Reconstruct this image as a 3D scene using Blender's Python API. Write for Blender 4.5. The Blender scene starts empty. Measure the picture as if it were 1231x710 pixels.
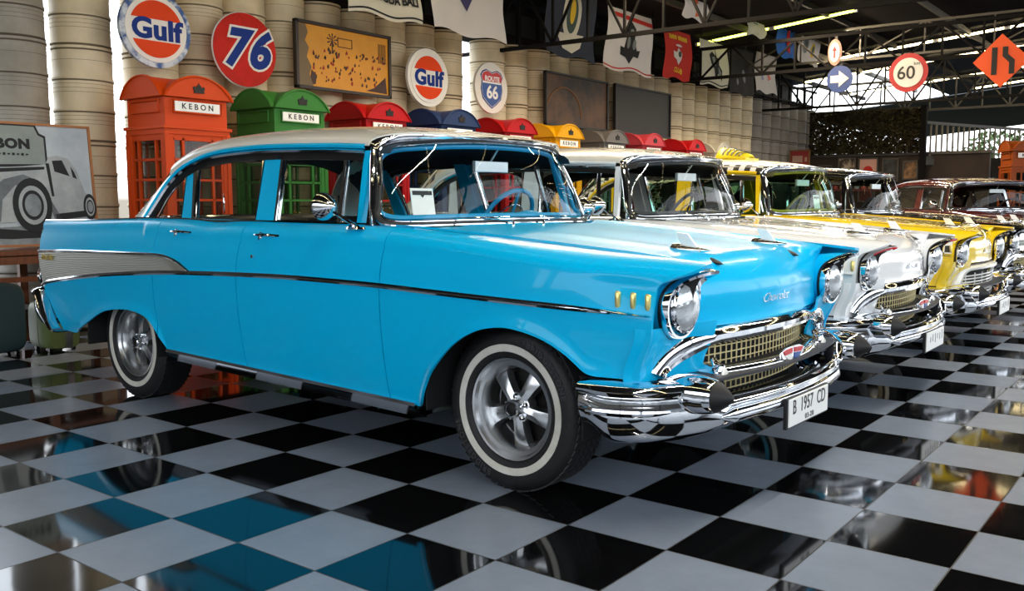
import bpy, math, random
from math import sin, cos, pi, radians as R, sqrt, atan2
from mathutils import Vector, Matrix, noise
rnd = random.Random(7)
S = bpy.context.scene
COL = S.collection

# ---------------------------------------------------------------- camera
cam = bpy.data.cameras.new('camera'); camo = bpy.data.objects.new('camera', cam); COL.objects.link(camo)
cam.sensor_width = 36.0; cam.lens = 32.055; cam.shift_x = -0.0504; cam.clip_end = 300
_yaw, _pitch, _roll = R(125.94), R(-5.862), R(0.15)
_f = Vector((cos(_yaw) * cos(_pitch), sin(_yaw) * cos(_pitch), sin(_pitch)))
_r = _f.cross(Vector((0, 0, 1))).normalized(); _u = _r.cross(_f)
_r2 = _r * cos(_roll) + _u * sin(_roll); _u2 = -_r * sin(_roll) + _u * cos(_roll)
camo.matrix_world = Matrix(((_r2.x, _u2.x, -_f.x, 1.871), (_r2.y, _u2.y, -_f.y, -2.612), (_r2.z, _u2.z, -_f.z, 1.168), (0, 0, 0, 1)))
S.camera = camo

# ---------------------------------------------------------------- world, lights, exposure
S.view_settings.view_transform = 'Standard'; S.view_settings.look = 'None'
S.view_settings.gamma = 1.0; S.view_settings.use_curve_mapping = False
S.view_settings.exposure = 0.68
W = bpy.data.worlds.new('daylight'); S.world = W; W.use_nodes = True
nt = W.node_tree; nt.nodes.clear()
wo = nt.nodes.new('ShaderNodeOutputWorld'); bg = nt.nodes.new('ShaderNodeBackground')
tc = nt.nodes.new('ShaderNodeTexCoord'); sp = nt.nodes.new('ShaderNodeSeparateXYZ'); cr = nt.nodes.new('ShaderNodeValToRGB')
nt.links.new(tc.outputs['Generated'], sp.inputs[0]); nt.links.new(sp.outputs['Z'], cr.inputs[0])
cr.color_ramp.elements[0].position = 0.0; cr.color_ramp.elements[0].color = (.16, .15, .13, 1)
cr.color_ramp.elements[1].position = 1.0; cr.color_ramp.elements[1].color = (.55, .70, .95, 1)
e = cr.color_ramp.elements.new(0.02); e.color = (.95, .97, 1.0, 1)
e = cr.color_ramp.elements.new(0.3); e.color = (.85, .92, 1.0, 1)
nt.links.new(cr.outputs[0], bg.inputs[0]); bg.inputs[1].default_value = 2.6
nt.links.new(bg.outputs[0], wo.inputs[0])
sun = bpy.data.lights.new('sun', 'SUN'); sun.energy = 3.0; sun.angle = R(4); sun.color = (1, .93, .82)
suno = bpy.data.objects.new('sun', sun); COL.objects.link(suno); suno.rotation_euler = (R(38), R(35), R(20))
def area(name, loc, rot, sx, sy, power, col):
    l = bpy.data.lights.new(name, 'AREA'); l.shape = 'RECTANGLE'; l.size = sx; l.size_y = sy; l.energy = power; l.color = col
    o = bpy.data.objects.new(name, l); COL.objects.link(o); o.location = loc; o.rotation_euler = rot; return o
area('added_strip_light', (-4.0, 9.5, 4.18), (0, R(-30), 0), .05, 12, 430, (1, .80, .54))  # added strip lamp without a fixture, brightens the drum wall
area('added_strip_light', (1.2, 3.0, 4.6), (0, 0, 0), .05, 10, 160, (1, .93, .82))  # another added strip lamp, no fixture, above the car bay


# ---------------------------------------------------------------- materials
def hexc(h):
    h = h.lstrip('#'); v = [int(h[i:i + 2], 16) / 255 for i in (0, 2, 4)]
    return tuple((c / 12.92 if c <= .04045 else ((c + .055) / 1.055) ** 2.4) for c in v) + (1,)
MATS = {}
def mat(name, col, rough=.5, metal=0., coat=0., noise_amt=0., nscale=6., col2=None, bump=0., bscale=40., emis=0., spec=.5, stretch=None):
    if name in MATS: return MATS[name]
    m = bpy.data.materials.new(name); m.use_nodes = True; MATS[name] = m
    t = m.node_tree; b = t.nodes['Principled BSDF']
    c = hexc(col) if isinstance(col, str) else col
    b.inputs['Base Color'].default_value = c; b.inputs['Roughness'].default_value = rough
    b.inputs['Metallic'].default_value = metal; b.inputs['Coat Weight'].default_value = coat
    b.inputs['Coat Roughness'].default_value = .03; b.inputs['Specular IOR Level'].default_value = spec
    if col2:
        co = t.nodes.new('ShaderNodeTexCoord'); n = t.nodes.new('ShaderNodeTexNoise'); r = t.nodes.new('ShaderNodeValToRGB')
        n.inputs['Scale'].default_value = nscale; n.inputs['Detail'].default_value = 6; n.inputs['Roughness'].default_value = .65
        if stretch:
            mp = t.nodes.new('ShaderNodeMapping'); mp.inputs['Scale'].default_value = stretch
            t.links.new(co.outputs['Object'], mp.inputs[0]); t.links.new(mp.outputs[0], n.inputs[0])
        else: t.links.new(co.outputs['Object'], n.inputs[0])
        r.color_ramp.elements[0].position = .5 - noise_amt; r.color_ramp.elements[1].position = .5 + noise_amt
        r.color_ramp.elements[0].color = c; r.color_ramp.elements[1].color = hexc(col2)
        t.links.new(n.outputs[0], r.inputs[0]); t.links.new(r.outputs[0], b.inputs['Base Color'])
    if bump:
        n2 = t.nodes.new('ShaderNodeTexNoise'); n2.inputs['Scale'].default_value = bscale; n2.inputs['Detail'].default_value = 4
        co2 = t.nodes.new('ShaderNodeTexCoord'); t.links.new(co2.outputs['Object'], n2.inputs[0])
        bp = t.nodes.new('ShaderNodeBump'); bp.inputs['Strength'].default_value = bump; bp.inputs['Distance'].default_value = .01
        t.links.new(n2.outputs[0], bp.inputs['Height']); t.links.new(bp.outputs[0], b.inputs['Normal'])
    if emis:
        b.inputs['Emission Color'].default_value = c; b.inputs['Emission Strength'].default_value = emis
    return m
def glass(name, tint, gloss=.55, base=.03):
    if name in MATS: return MATS[name]
    m = bpy.data.materials.new(name); m.use_nodes = True; MATS[name] = m
    t = m.node_tree; t.nodes.clear()
    o = t.nodes.new('ShaderNodeOutputMaterial'); mx = t.nodes.new('ShaderNodeMixShader')
    tr = t.nodes.new('ShaderNodeBsdfTransparent'); gl = t.nodes.new('ShaderNodeBsdfGlossy'); lw = t.nodes.new('ShaderNodeLayerWeight'); pw_ = t.nodes.new('ShaderNodeMath'); pw_.operation = 'POWER'; pw_.inputs[1].default_value = 4.0
    fr = t.nodes.new('ShaderNodeMath'); fr.operation = 'MULTIPLY_ADD'; fr.inputs[1].default_value = .9; fr.inputs[2].default_value = base
    t.links.new(lw.outputs['Facing'], pw_.inputs[0]); t.links.new(pw_.outputs[0], fr.inputs[0])
    tr.inputs[0].default_value = tint; gl.inputs['Roughness'].default_value = .02
    gl.inputs[0].default_value = (gloss, gloss, gloss, 1)
    t.links.new(fr.outputs[0], mx.inputs[0]); t.links.new(tr.outputs[0], mx.inputs[1]); t.links.new(gl.outputs[0], mx.inputs[2])
    t.links.new(mx.outputs[0], o.inputs[0]); return m
CHROME = mat('chrome', (.82, .84, .87, 1), .06, 1.0)
SATIN = mat('satin aluminium', (.62, .63, .64, 1), .28, 1.0, bump=.05, bscale=120)
BRUSH = mat('brushed aluminium fin panel', '#b4b2a8', .42, .6)
GOLD = mat('gold anodised metal', '#f2dc8c', .35, .8)
CREAMGOLD = mat('pale gold grille metal', '#f3e3ae', .35, .3)
RUBBER = mat('black rubber', '#0b0b0c', .55, bump=.15, bscale=90)
TYRE = mat('tyre rubber', '#121213', .6, bump=.3, bscale=60)
TYRELET = mat('tyre raised letter rubber', '#3a3a3c', .6)
WHITEW = mat('whitewall rubber', '#dcd9cf', .5, col2='#c9c4b6', noise_amt=.2, nscale=14)
BLACK = mat('black satin', '#060607', .45)
DARKM = mat('dark underbody', '#08080a', .8)
DGLASS = glass('clear car glass', (.93, .96, .95, 1))
TGLASS = glass('green tinted car glass', (.66, .86, .78, 1))
LENS = mat('headlamp lens glass', '#c9ced0', .10, .55, coat=1, bump=.35, bscale=45)
REDLENS = mat('red lens', '#b5141a', .12, coat=1)
AMBER = mat('amber lens', '#e8930f', .15, coat=1)
WHITEP = mat('white enamel', '#eeeeea', .35)
REDP = mat('red enamel', '#c3242b', .35)
BLUEP = mat('blue enamel', '#1f4c93', .35)

# ---------------------------------------------------------------- mesh helpers
class MB:
    def __init__(s): s.v = []; s.f = []; s.mi = []
    def add(s, vs, fs, mi=0):
        o = len(s.v); s.v += [tuple(p) for p in vs]; s.f += [tuple(i + o for i in f) for f in fs]; s.mi += [mi] * len(fs); return s
    def box(s, c, d, mi=0, rz=0, rot=None):
        M = rot if rot is not None else Matrix.Rotation(rz, 3, 'Z')
        vs = []
        for x, y, z in ((-1, -1, -1), (1, -1, -1), (1, 1, -1), (-1, 1, -1), (-1, -1, 1), (1, -1, 1), (1, 1, 1), (-1, 1, 1)):
            q = M @ Vector((x * d[0] / 2, y * d[1] / 2, z * d[2] / 2)); vs.append((q.x + c[0], q.y + c[1], q.z + c[2]))
        return s.add(vs, [(0, 3, 2, 1), (4, 5, 6, 7), (0, 1, 5, 4), (1, 2, 6, 5), (2, 3, 7, 6), (3, 0, 4, 7)], mi)
    def bar(s, a, b, w, h=None, mi=0):
        a = Vector(a); b = Vector(b); h = h or w; d = (b - a); L = d.length; d.normalize()
        up = Vector((0, 0, 1)) if abs(d.z) < .95 else Vector((1, 0, 0))
        x = d.cross(up).normalized(); z = x.cross(d)
        M = Matrix((x, d, z)).transposed()
        return s.box((a + b) / 2, (w, L, h), mi, rot=M)
    def grid(s, rows, closed=False, flip=False, mi=0):
        n = len(rows); m = len(rows[0]); fs = []
        vs = [p for r in rows for p in r]
        for i in range(n - 1):
            for j in range(m if closed else m - 1):
                k = (j + 1) % m
                q = (i * m + j, i * m + k, (i + 1) * m + k, (i + 1) * m + j)
                fs.append(q[::-1] if flip else q)
        return s.add(vs, fs, mi)
    def tube(s, path, r, n=8, caps=True, mi=0, closed=False, ry=None):
        """round (or elliptical r x ry) tube along a path; r may be a list"""
        P = [Vector(p) for p in path]; N = len(P); rows = []
        t0 = None
        for i in range(N):
            if closed: t = (P[(i + 1) % N] - P[i - 1]).normalized()
            else: t = (P[min(i + 1, N - 1)] - P[max(i - 1, 0)]).normalized()
            if t0 is None:
                up = Vector((0, 0, 1)) if abs(t.z) < .9 else Vector((1, 0, 0))
                x = t.cross(up).normalized()
            else:
                x = (x - t * x.dot(t)).normalized()
            y = x.cross(t); t0 = t
            rr = r[i] if isinstance(r, (list, tuple)) else r
            r2 = rr if ry is None else (ry[i] if isinstance(ry, (list, tuple)) else ry)
            rows.append([P[i] + x * rr * cos(2 * pi * k / n) + y * r2 * sin(2 * pi * k / n) for k in range(n)])
        if closed: rows.append(rows[0])
        s.grid(rows, closed=True, mi=mi)
        if caps and not closed:
            s.add(rows[0], [tuple(range(n))], mi); s.add(rows[-1], [tuple(range(n))[::-1]], mi)
        return s
    def lathe(s, prof, c, axis='y', n=24, mi=0, flip=False, a0=0, a1=2 * pi):
        """prof: list of (distance along axis, radius)"""
        rows = []
        full = abs(a1 - a0 - 2 * pi) < 1e-6; m = n if full else n + 1
        for h, r in prof:
            row = []
            for k in range(m):
                a = a0 + (a1 - a0) * k / n; u, v = r * cos(a), r * sin(a)
                row.append({'x': (c[0] + h, c[1] + u, c[2] + v), 'y': (c[0] + v, c[1] + h, c[2] + u), 'z': (c[0] + u, c[1] + v, c[2] + h)}[axis])
            rows.append(row)
        return s.grid(rows, closed=full, mi=mi, flip=flip)
    def poly(s, pts, d, mi=0, org=(0, 0, 0), U=(0, 1, 0), V=(0, 0, 1), fn=None):
        """extruded 2D polygon; U,V plane axes, thickness d along U x V"""
        U = Vector(U); V = Vector(V); Nn = U.cross(V).normalized(); o = Vector(org); n = len(pts)
        a = [o + U * p[0] + V * p[1] for p in pts]; b = [q + Nn * d for q in a]
        vs = a + b
        s.add(vs, [tuple(range(n))[::-1], tuple(range(n, 2 * n))] + [(i, (i + 1) % n, n + (i + 1) % n, n + i) for i in range(n)], mi)
        return s
    def xf(s, fn): s.v = [tuple(fn(Vector(p))) for p in s.v]; return s
    def build(s, name, m, parent=None, smooth=35, loc=None, solid=0, off=-1, bevel=0):
        me = bpy.data.meshes.new(name); me.from_pydata(s.v, [], s.f)
        ms = m if isinstance(m, (list, tuple)) else [m]
        for q in ms: me.materials.append(q)
        if len(ms) > 1: me.polygons.foreach_set('material_index', s.mi)
        if smooth:
            me.polygons.foreach_set('use_smooth', [True] * len(me.polygons)); me.set_sharp_from_angle(angle=R(smooth))
        me.validate(); me.update()
        o = bpy.data.objects.new(name, me); COL.objects.link(o)
        if parent: o.parent = parent
        if loc: o.location = loc
        if solid:
            md = o.modifiers.new('thickness', 'SOLIDIFY'); md.thickness = solid; md.offset = off; es = o.modifiers.new('split', 'EDGE_SPLIT'); es.split_angle = R(max(smooth, 30)); es.use_edge_sharp = True
        if bevel:
            md = o.modifiers.new('bevel', 'BEVEL'); md.width = bevel; md.segments = 2; md.limit_method = 'ANGLE'
        return o
def thing(name, label, cat, loc=(0, 0, 0), rz=0, group=None):
    o = bpy.data.objects.new(name, None); COL.objects.link(o); o.location = loc; o.rotation_euler = (0, 0, rz)
    o.empty_display_size = .1; tag(o, label, cat, group); return o
def tag(o, label, cat, group=None):
    o['label'] = label; o['category'] = cat
    if group: o['group'] = group
    return o
def struct(o): o['kind'] = 'structure'; return o
def copy_tree(o, parent=None):
    c = o.copy(); COL.objects.link(c)
    if parent: c.parent = parent
    for ch in list(o.children): copy_tree(ch, c)
    return c
def text_geo(txt, size, depth=.002, shear=0., bold=0., align='CENTER', spacing=1., xs=1.):
    cu = bpy.data.curves.new('t', 'FONT'); cu.body = txt; cu.size = size; cu.extrude = depth / 2; cu.shear = shear
    cu.offset = bold; cu.align_x = align; cu.align_y = 'CENTER'; cu.space_character = spacing; cu.resolution_u = 4
    ob = bpy.data.objects.new('t', cu); me = bpy.data.meshes.new_from_object(ob)
    v = [(q.co.x * xs, q.co.y, q.co.z) for q in me.vertices]; f = [tuple(p.vertices) for p in me.polygons]
    bpy.data.objects.remove(ob); bpy.data.meshes.remove(me); bpy.data.curves.remove(cu)
    return v, f
def put_text(mb, txt, size, org, U, V, mi=0, fn=None, **k):
    v, f = text_geo(txt, size, **k); U = Vector(U).normalized(); V = Vector(V).normalized(); N = U.cross(V); o = Vector(org)
    vs = [o + U * a + V * b + N * c for a, b, c in v]
    if fn: vs = [fn(p) for p in vs]
    return mb.add(vs, f, mi)
def interp(x, tab, sm=False):
    if x <= tab[0][0]: return tab[0][1]
    for (a, b), (c, d) in zip(tab, tab[1:]):
        if x <= c:
            t = (x - a) / (c - a)
            if sm: t = t * t * (3 - 2 * t)
            return b + (d - b) * t
    return tab[-1][1]
def cr_tab(tab, n=12):
    """Catmull-Rom densified table of (x, y)"""
    out = []
    P = [tab[0]] + list(tab) + [tab[-1]]
    for i in range(1, len(P) - 2):
        for k in range(n):
            out.append(crp(P[i - 1], P[i], P[i + 1], P[i + 2], k / n))
    out.append(tuple(tab[-1])); return out
def crp(a, b, c, d, t):
    return tuple(.5 * (2 * q + (r - p) * t + (2 * p - 5 * q + 4 * r - s) * t * t + (3 * q - p - 3 * r + s) * t ** 3) for p, q, r, s in zip(a, b, c, d))
def sstep(a, b, x):
    t = max(0, min(1, (x - a) / (b - a))); return t * t * (3 - 2 * t)
def lin(a, b, n): return [a + (b - a) * i / (n - 1) for i in range(n)]

# ================================================================= THE PLACE
T = 0.407
def floor_material():
    m = bpy.data.materials.new('chequered tiles'); m.use_nodes = True; t = m.node_tree; b = t.nodes['Principled BSDF']
    def N(k, **kw):
        n = t.nodes.new(k)
        for a, v in kw.items(): setattr(n, a, v)
        return n
    def math_(op, a, b_=None):
        n = N('ShaderNodeMath', operation=op)
        for i, q in enumerate((a, b_)):
            if q is None: continue
            if isinstance(q, (int, float)): n.inputs[i].default_value = q
            else: t.links.new(q, n.inputs[i])
        return n.outputs[0]
    co = N('ShaderNodeTexCoord'); sx = N('ShaderNodeSeparateXYZ'); t.links.new(co.outputs['Object'], sx.inputs[0])
    u = math_('DIVIDE', sx.outputs[0], T); v = math_('DIVIDE', sx.outputs[1], T)
    fu = math_('FLOOR', u); fv = math_('FLOOR', v)
    par = math_('FLOORED_MODULO', math_('ADD', fu, fv), 2.0)      # 0 = white tile
    cu = math_('SUBTRACT', u, fu); cv = math_('SUBTRACT', v, fv)
    eu = math_('MINIMUM', cu, math_('SUBTRACT', 1.0, cu)); ev = math_('MINIMUM', cv, math_('SUBTRACT', 1.0, cv))
    g = math_('LESS_THAN', math_('MINIMUM', eu, ev), .006)
    wn = N('ShaderNodeTexWhiteNoise', noise_dimensions='2D'); cx = N('ShaderNodeCombineXYZ'); t.links.new(fu, cx.inputs[0]); t.links.new(fv, cx.inputs[1]); t.links.new(cx.outputs[0], wn.inputs['Vector'])
    ns = N('ShaderNodeTexNoise'); ns.inputs['Scale'].default_value = 5; ns.inputs['Detail'].default_value = 8; ns.inputs['Roughness'].default_value = .7
    t.links.new(co.outputs['Object'], ns.inputs[0])
    w = N('ShaderNodeMixRGB'); w.inputs[1].default_value = hexc('#757e8c'); w.inputs[2].default_value = hexc('#8e98a6'); t.links.new(ns.outputs[0], w.inputs[0])
    w2 = N('ShaderNodeMixRGB', blend_type='MULTIPLY'); w2.inputs[0].default_value = .35; t.links.new(w.outputs[0], w2.inputs[1])
    vr = N('ShaderNodeMapRange'); vr.inputs[3].default_value = .8; vr.inputs[4].default_value = 1.0; t.links.new(wn.outputs['Value'], vr.inputs[0]); t.links.new(vr.outputs[0], w2.inputs[2])
    mx = N('ShaderNodeMixRGB'); t.links.new(par, mx.inputs[0]); t.links.new(w2.outputs[0], mx.inputs[1]); mx.inputs[2].default_value = (.0035, .0037, .0042, 1)
    mg = N('ShaderNodeMixRGB'); t.links.new(g, mg.inputs[0]); t.links.new(mx.outputs[0], mg.inputs[1]); mg.inputs[2].default_value = (.03, .028, .025, 1)
    t.links.new(mg.outputs[0], b.inputs['Base Color'])
    rr = N('ShaderNodeMapRange'); t.links.new(par, rr.inputs[0]); rr.inputs[3].default_value = .22; rr.inputs[4].default_value = .035
    ra = math_('ADD', rr.outputs[0], math_('MULTIPLY', ns.outputs[0], .05)); rg = math_('ADD', ra, math_('MULTIPLY', g, .4))
    t.links.new(rg, b.inputs['Roughness'])
    sp_ = N('ShaderNodeMapRange'); t.links.new(par, sp_.inputs[0]); sp_.inputs[3].default_value = .35; sp_.inputs[4].default_value = .8
    t.links.new(sp_.outputs[0], b.inputs['Specular IOR Level'])
    bp = N('ShaderNodeBump'); bp.inputs['Strength'].default_value = .25; bp.inputs['Distance'].default_value = .004; bp.invert = True
    t.links.new(g, bp.inputs['Height']); t.links.new(bp.outputs[0], b.inputs['Normal'])
    return m
fl = MB(); fl.box((1.5, 9, -.05), (23, 34, .1)); fl = struct(fl.build('floor', floor_material(), smooth=0))
gr = MB(); gr.box((0, 10, -.16), (120, 120, .1)); struct(gr.build('ground', mat('outside ground', '#6d675c', .9, col2='#54604a', noise_amt=.2, nscale=1.5), smooth=0))

def roof_z(x): return 4.16 + .09 * (x + 6.4)
TIN = mat('dark corrugated roof sheet', '#1a1817', .7, .3)
def ceil_sheet(name, x0, x1, y0, y1):
    mb = MB(); rows = []; n = int((y1 - y0) / .1)
    for i in range(n + 1):
        y = y0 + .1 * i; d = .018 * (1 if i % 2 else -1)
        rows.append([(x0, y, roof_z(x0) + d), (x1, y, roof_z(x1) + d)])
    mb.grid(rows, flip=True); return struct(mb.build(name, TIN, smooth=0, solid=.01))
ceil_sheet('ceiling', -7.3, 9, -9, 19.6)
ceil_sheet('ceiling_middle', -4.9, 9, 19.6, 26)
ceil_sheet('ceiling_far', -9.5, 9, 26, 38)
STEEL = mat('dark painted steel', '#0c0a09', .8, 0, spec=.2); GREYS = mat('grey galvanised steel', '#55514b', .6, .2)
def roof_truss(y, label, zl, zh, x0, x1, m=STEEL, step=.55, w=.05):
    t = thing('roof_truss', label, 'roof truss', (x0, y, zl), 0, 'roof trusses')
    L = x1 - x0
    a = MB(); a.bar((0, 0, 0), (L, 0, 0), w); a.build('lower_chord', m, t, smooth=0)
    zt = lambda x: min(zh, roof_z(x0 + x) - .04) - zl
    a = MB(); n = max(2, int(L / 1.0)); xs = lin(0, L, n)
    for p, q in zip(xs, xs[1:]): a.bar((p, 0, zt(p)), (q, 0, zt(q)), w)
    a.build('upper_chord', m, t, smooth=0)
    a = MB(); k = int(L / step)
    for i in range(k + 1):
        p = L * i / k; a.bar((p, 0, 0), (p, 0, zt(p)), w * .6)
        if i < k:
            q = L * (i + 1) / k
            if i % 2: a.bar((p, 0, 0), (q, 0, zt(q)), w * .6)
            else: a.bar((p, 0, zt(p)), (q, 0, 0), w * .6)
    a.build('lattice', m, t, smooth=0)
    return t
roof_truss(7.32, 'dark steel lattice truss crossing above the navy and white banners', 3.25, 4.3, -7.2, 8.5)
roof_truss(11.75, 'dark steel lattice truss carrying the round and diamond road signs', 3.28, 3.78, -6.2, 8.5)
roof_truss(16.2, 'dark lattice truss behind the road signs towards the bright opening', 3.15, 3.95, -7.2, 8.5)
roof_truss(19.6, 'farthest pale grey lattice truss beside the foliage screen', 3.3, 4.0, -7.2, 8.5, GREYS)
roof_truss(13.9, 'slim grey truss between the road signs and the far opening', 3.72, 4.25, -6.9, 8.5, GREYS, 1.1, .04)
for i in range(10):
    pass
# roof purlins running away from the camera
for i, x in enumerate((-6.6, -5.2, -3.8, -2.4, -1.0, .6, 2.4, 4.4, 6.4)):
    a = MB(); a.box((x, 7.5, roof_z(x) - .07), (.06, 32, .09)); struct(a.build('trim_%d' % (i + 1), GREYS if i % 2 else STEEL, smooth=0))

# slender tube lights hanging along the roof slope
WARMT = mat('warm tube light', (1.0, .80, .42, 1), .4, emis=9.0)
YELT = mat('yellow green tube light', (.80, .86, .10, 1), .4, emis=5.0)
def tube_light(y, x0, x1, label, m, dz=.1, sag=0):
    t = thing('tube_light', label, 'tube light', ((x0 + x1) / 2, y, roof_z((x0 + x1) / 2) - dz), 0, 'tube lights under the roof')
    xm = (x0 + x1) / 2; z0 = roof_z(xm) - dz
    n = max(2, int((x1 - x0) / 1.25)); xs = lin(x0, x1, n + 1)
    a = MB(); b = MB(); c = MB()
    for p, q in zip(xs, xs[1:]):
        zz = lambda x: roof_z(x) - dz - z0 - sag * (1 - ((x - xm) / (x1 - x0) * 2) ** 2)
        a.tube([(p + .04 - xm, 0, zz(p)), (q - .04 - xm, 0, zz(q))], .022, 8)
        for e_ in (p + .03, q - .03): MB().box((e_ - xm, 0, zz(e_)), (.05, .05, .05)).build('lamp_holder', WHITEP, t, smooth=0)
        c.bar((p - xm, 0, zz(p) + .045), (q - xm, 0, zz(q) + .045), .05, .03)
    a.build('tube', m, t); c.build('batten', STEEL, t, smooth=0)
tube_light(12.8, -6.3, -3.3, 'yellow green tube light running above the hanging banners', YELT)
tube_light(16.7, -5.6, 6, 'long warm tube light rising to the right above the speed limit sign', WARMT)
tube_light(18.9, -6.6, 4, 'warm tube light passing behind the blue arrow sign', WARMT)
tube_light(22.0, -6.6, 4, 'farthest warm tube light, low behind the speed limit sign', WARMT)
tube_light(24.5, -4.0, 4, 'short warm tube light above the distant orange phone booth', WARMT)
for y_ in (8.95, 4.4, .4, -3.4):
    tube_light(y_, -5.5, 6, {8.95: 'warm tube light over the black car', 4.4: 'warm tube light over the white car', .4: 'warm tube light over the blue car', -3.4: 'warm tube light above the open front bay'}[y_], WARMT)

# ---- back wall of stacked drums
DRUM = mat('cream painted steel drum', '#ead6ae', .5, col2='#b9aa8b', noise_amt=.32, nscale=3.2, bump=.35, bscale=5, stretch=(1, 1, .6))
DRUM2 = mat('weathered grey drum', '#a79f90', .6, col2='#7d7669', noise_amt=.3, nscale=3.0, bump=.35, bscale=5)
DRUM3 = mat('dull grey brown drum', '#8c867c', .6, col2='#6f685e', noise_amt=.3, nscale=3.0, bump=.35, bscale=5)
DH = .844; DR = .2515
def drum_mesh():
    pr = [(0, .0), (0, DR * .94), (.012, DR), (.02, DR * 1.008), (.035, DR * .99)]
    def hoop(z): return [(z - .02, DR * .985), (z - .008, DR * 1.018), (z + .008, DR * 1.018), (z + .02, DR * .985)]
    for k, zc in enumerate((DH / 3, 2 * DH / 3)):
        for j in range(3): pr += [(zc - .13 + .036 * j, DR * .982), (zc - .112 + .036 * j, DR * .994)]
        pr += hoop(zc)
    for j in range(3): pr += [(DH - .13 + .03 * j, DR * .982), (DH - .115 + .03 * j, DR * .994)]
    pr += [(DH - .03, DR * .985), (DH - .018, DR * 1.01), (DH, DR * 1.0), (DH - .002, DR * .95), (DH - .018, DR * .93), (DH - .018, 0)]
    a = MB(); a.lathe(pr, (0, 0, 0), 'z', 28)
    for zc in (DH / 3, 2 * DH / 3, DH - .012, .03): a.lathe([(zc - .024, DR * .990), (zc - .017, DR * 1.004), (zc - .010, DR * 1.012)], (0, 0, 0), 'z', 28, mi=1)
    for zc in (DH / 3, 2 * DH / 3, DH):
        for j in range(3): a.lathe([(zc - .124 + .036 * j, DR * .990), (zc - .121 + .036 * j, DR * .990)], (0, 0, 0), 'z', 28, mi=1)
    return a
cols = [1.090, 1.673] + [2.323 + .513 * i for i in range(9)]  # drum wall, booths, signs, flags, roof and far end scaled about the camera
cols += [7.317 + .513 * i for i in range(24)]
ORD = ['first', 'second', 'third', 'fourth', 'fifth', 'sixth', 'seventh', 'eighth', 'ninth', 'tenth', 'eleventh', 'twelfth', 'thirteenth', 'fourteenth', 'fifteenth', 'sixteenth', 'seventeenth', 'eighteenth', 'nineteenth', 'twentieth']
def ordw(i):
    if i < 20: return ORD[i]
    return 'twenty-' + ORD[i - 20] if i < 29 else ('thirtieth' if i == 29 else 'thirty-' + ORD[i - 30])
protos = []
for k, m in enumerate((DRUM, DRUM2, DRUM3)):
    o = drum_mesh().build('oil_drum', [m, mat('grime on ' + m.name, ('#6b5d45', '#55493a', '#494038')[k], .8)], smooth=40); protos.append(o)
used = [False] * 3
for ci, y in enumerate(cols):
    for lv in range(4):
        k = 1 if ci < 1 else (2 if ci > 27 else 0)
        if used[k]: o = protos[k].copy(); COL.objects.link(o)
        else: o = protos[k]; used[k] = True
        o.location = (-6.654 + rnd.uniform(-.012, .012), y, lv * (DH + .002)); o.rotation_euler = (0, 0, rnd.uniform(0, 6.28))
        pos = ('bottom one', 'second from floor', 'third from floor', 'topmost')[lv]
        tag(o, '%s oil drum, %s, in the %s stack from the left' % (('cream', 'weathered grey', 'dull brown')[k], pos, ordw(ci)), 'oil drum', 'oil drums stacked as the back wall')
# dark cladding between drum tops and the roof
a = MB(); a.box((-7.05, 9.5, 3.83), (.06, 19.5, .8)); struct(a.build('wall_back', mat('black mesh cladding', '#0b0b0d', .8, col2='#1b1a1a', noise_amt=.2, nscale=8), smooth=0))
a = MB(); a.box((-6.65, 9.4, 3.415), (.5, 19.2, .05)); struct(a.build('trim_10', STEEL, smooth=0))
a = MB()
for i in range(40): a.box((-6.38, .6 + .47 * i, 3.62), (.04, .04, .42))
a.box((-6.38, 9.8, 3.46), (.05, 18.8, .04)); a.box((-6.38, 9.8, 3.80), (.05, 18.8, .04)); struct(a.build('trim_11', STEEL, smooth=0))

# ================================================================= THE CARS
def car_half(z):
    return interp(z, BASEW)
BASEW = cr_tab([(.28, .862), (.36, .886), (.5, .910), (.64, .925), (.78, .930), (.88, .921), (.96, .900), (1.02, .870), (1.08, .84)], 8)
ZC = cr_tab([(-3.9, 1.036), (-3.4, 1.044), (-2.7, 1.062), (-2.2, 1.062), (-1.96, 1.052), (-1.7, 1.060), (-1.2, 1.058), (-.62, 1.056), (-.3, 1.040), (-.03, 1.022), (.32, .995), (.55, .975), (.7, .957), (.80, .940), (.87, .922)], 6)
YC = cr_tab([(-3.9, .838), (-3.2, .842), (-2.6, .835), (-1.5, .815), (-.7, .80), (0, .775), (.4, .745), (.7, .715), (.87, .698)], 6)
def side_y(x, z):
    y = interp(z, BASEW)
    if x > .1: y -= .048 * sstep(.1, .9, x) + .03 * sstep(.35, .72, x) * sstep(.72, .92, z)
    if x < -2.9: y -= .028 * ((-2.9 - x) / 1.0) ** 2
    for xa, ra in ((0.02, .40), (-2.85, .40)):
        d = abs(sqrt((x - xa) ** 2 + (z - .33) ** 2) - (ra - .03 if xa > -1 else .27))
    return y
ZB_Q = [(-3.66, .352), (-3.53, .350), (-3.42, .372), (-3.24, .438), (-3.06, .507), (-2.95, .533), (-2.85, .546), (-2.74, .553), (-2.66, .549), (-2.56, .532), (-2.495, .497), (-2.44, .430), (-2.39, .350)]
ZB_F = [(-.455, .300), (-.43, .305), (-.405, .345), (-.36, .42), (-.31, .485), (-.195, .590), (-.088, .652), (.014, .683), (.128, .690), (.264, .663), (.368, .614), (.457, .553), (.56, .545), (.66, .545), (.9, .545)]
ZBQ = cr_tab(ZB_Q, 6); ZBF = cr_tab(ZB_F, 6)
def z_bot(x):
    if x < -2.39: return interp(x, ZBQ) if x > -3.66 else .352
    if x < -.46: return .354 - .048 * (x + 2.39) / 1.93
    return interp(x, ZBF)
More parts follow.
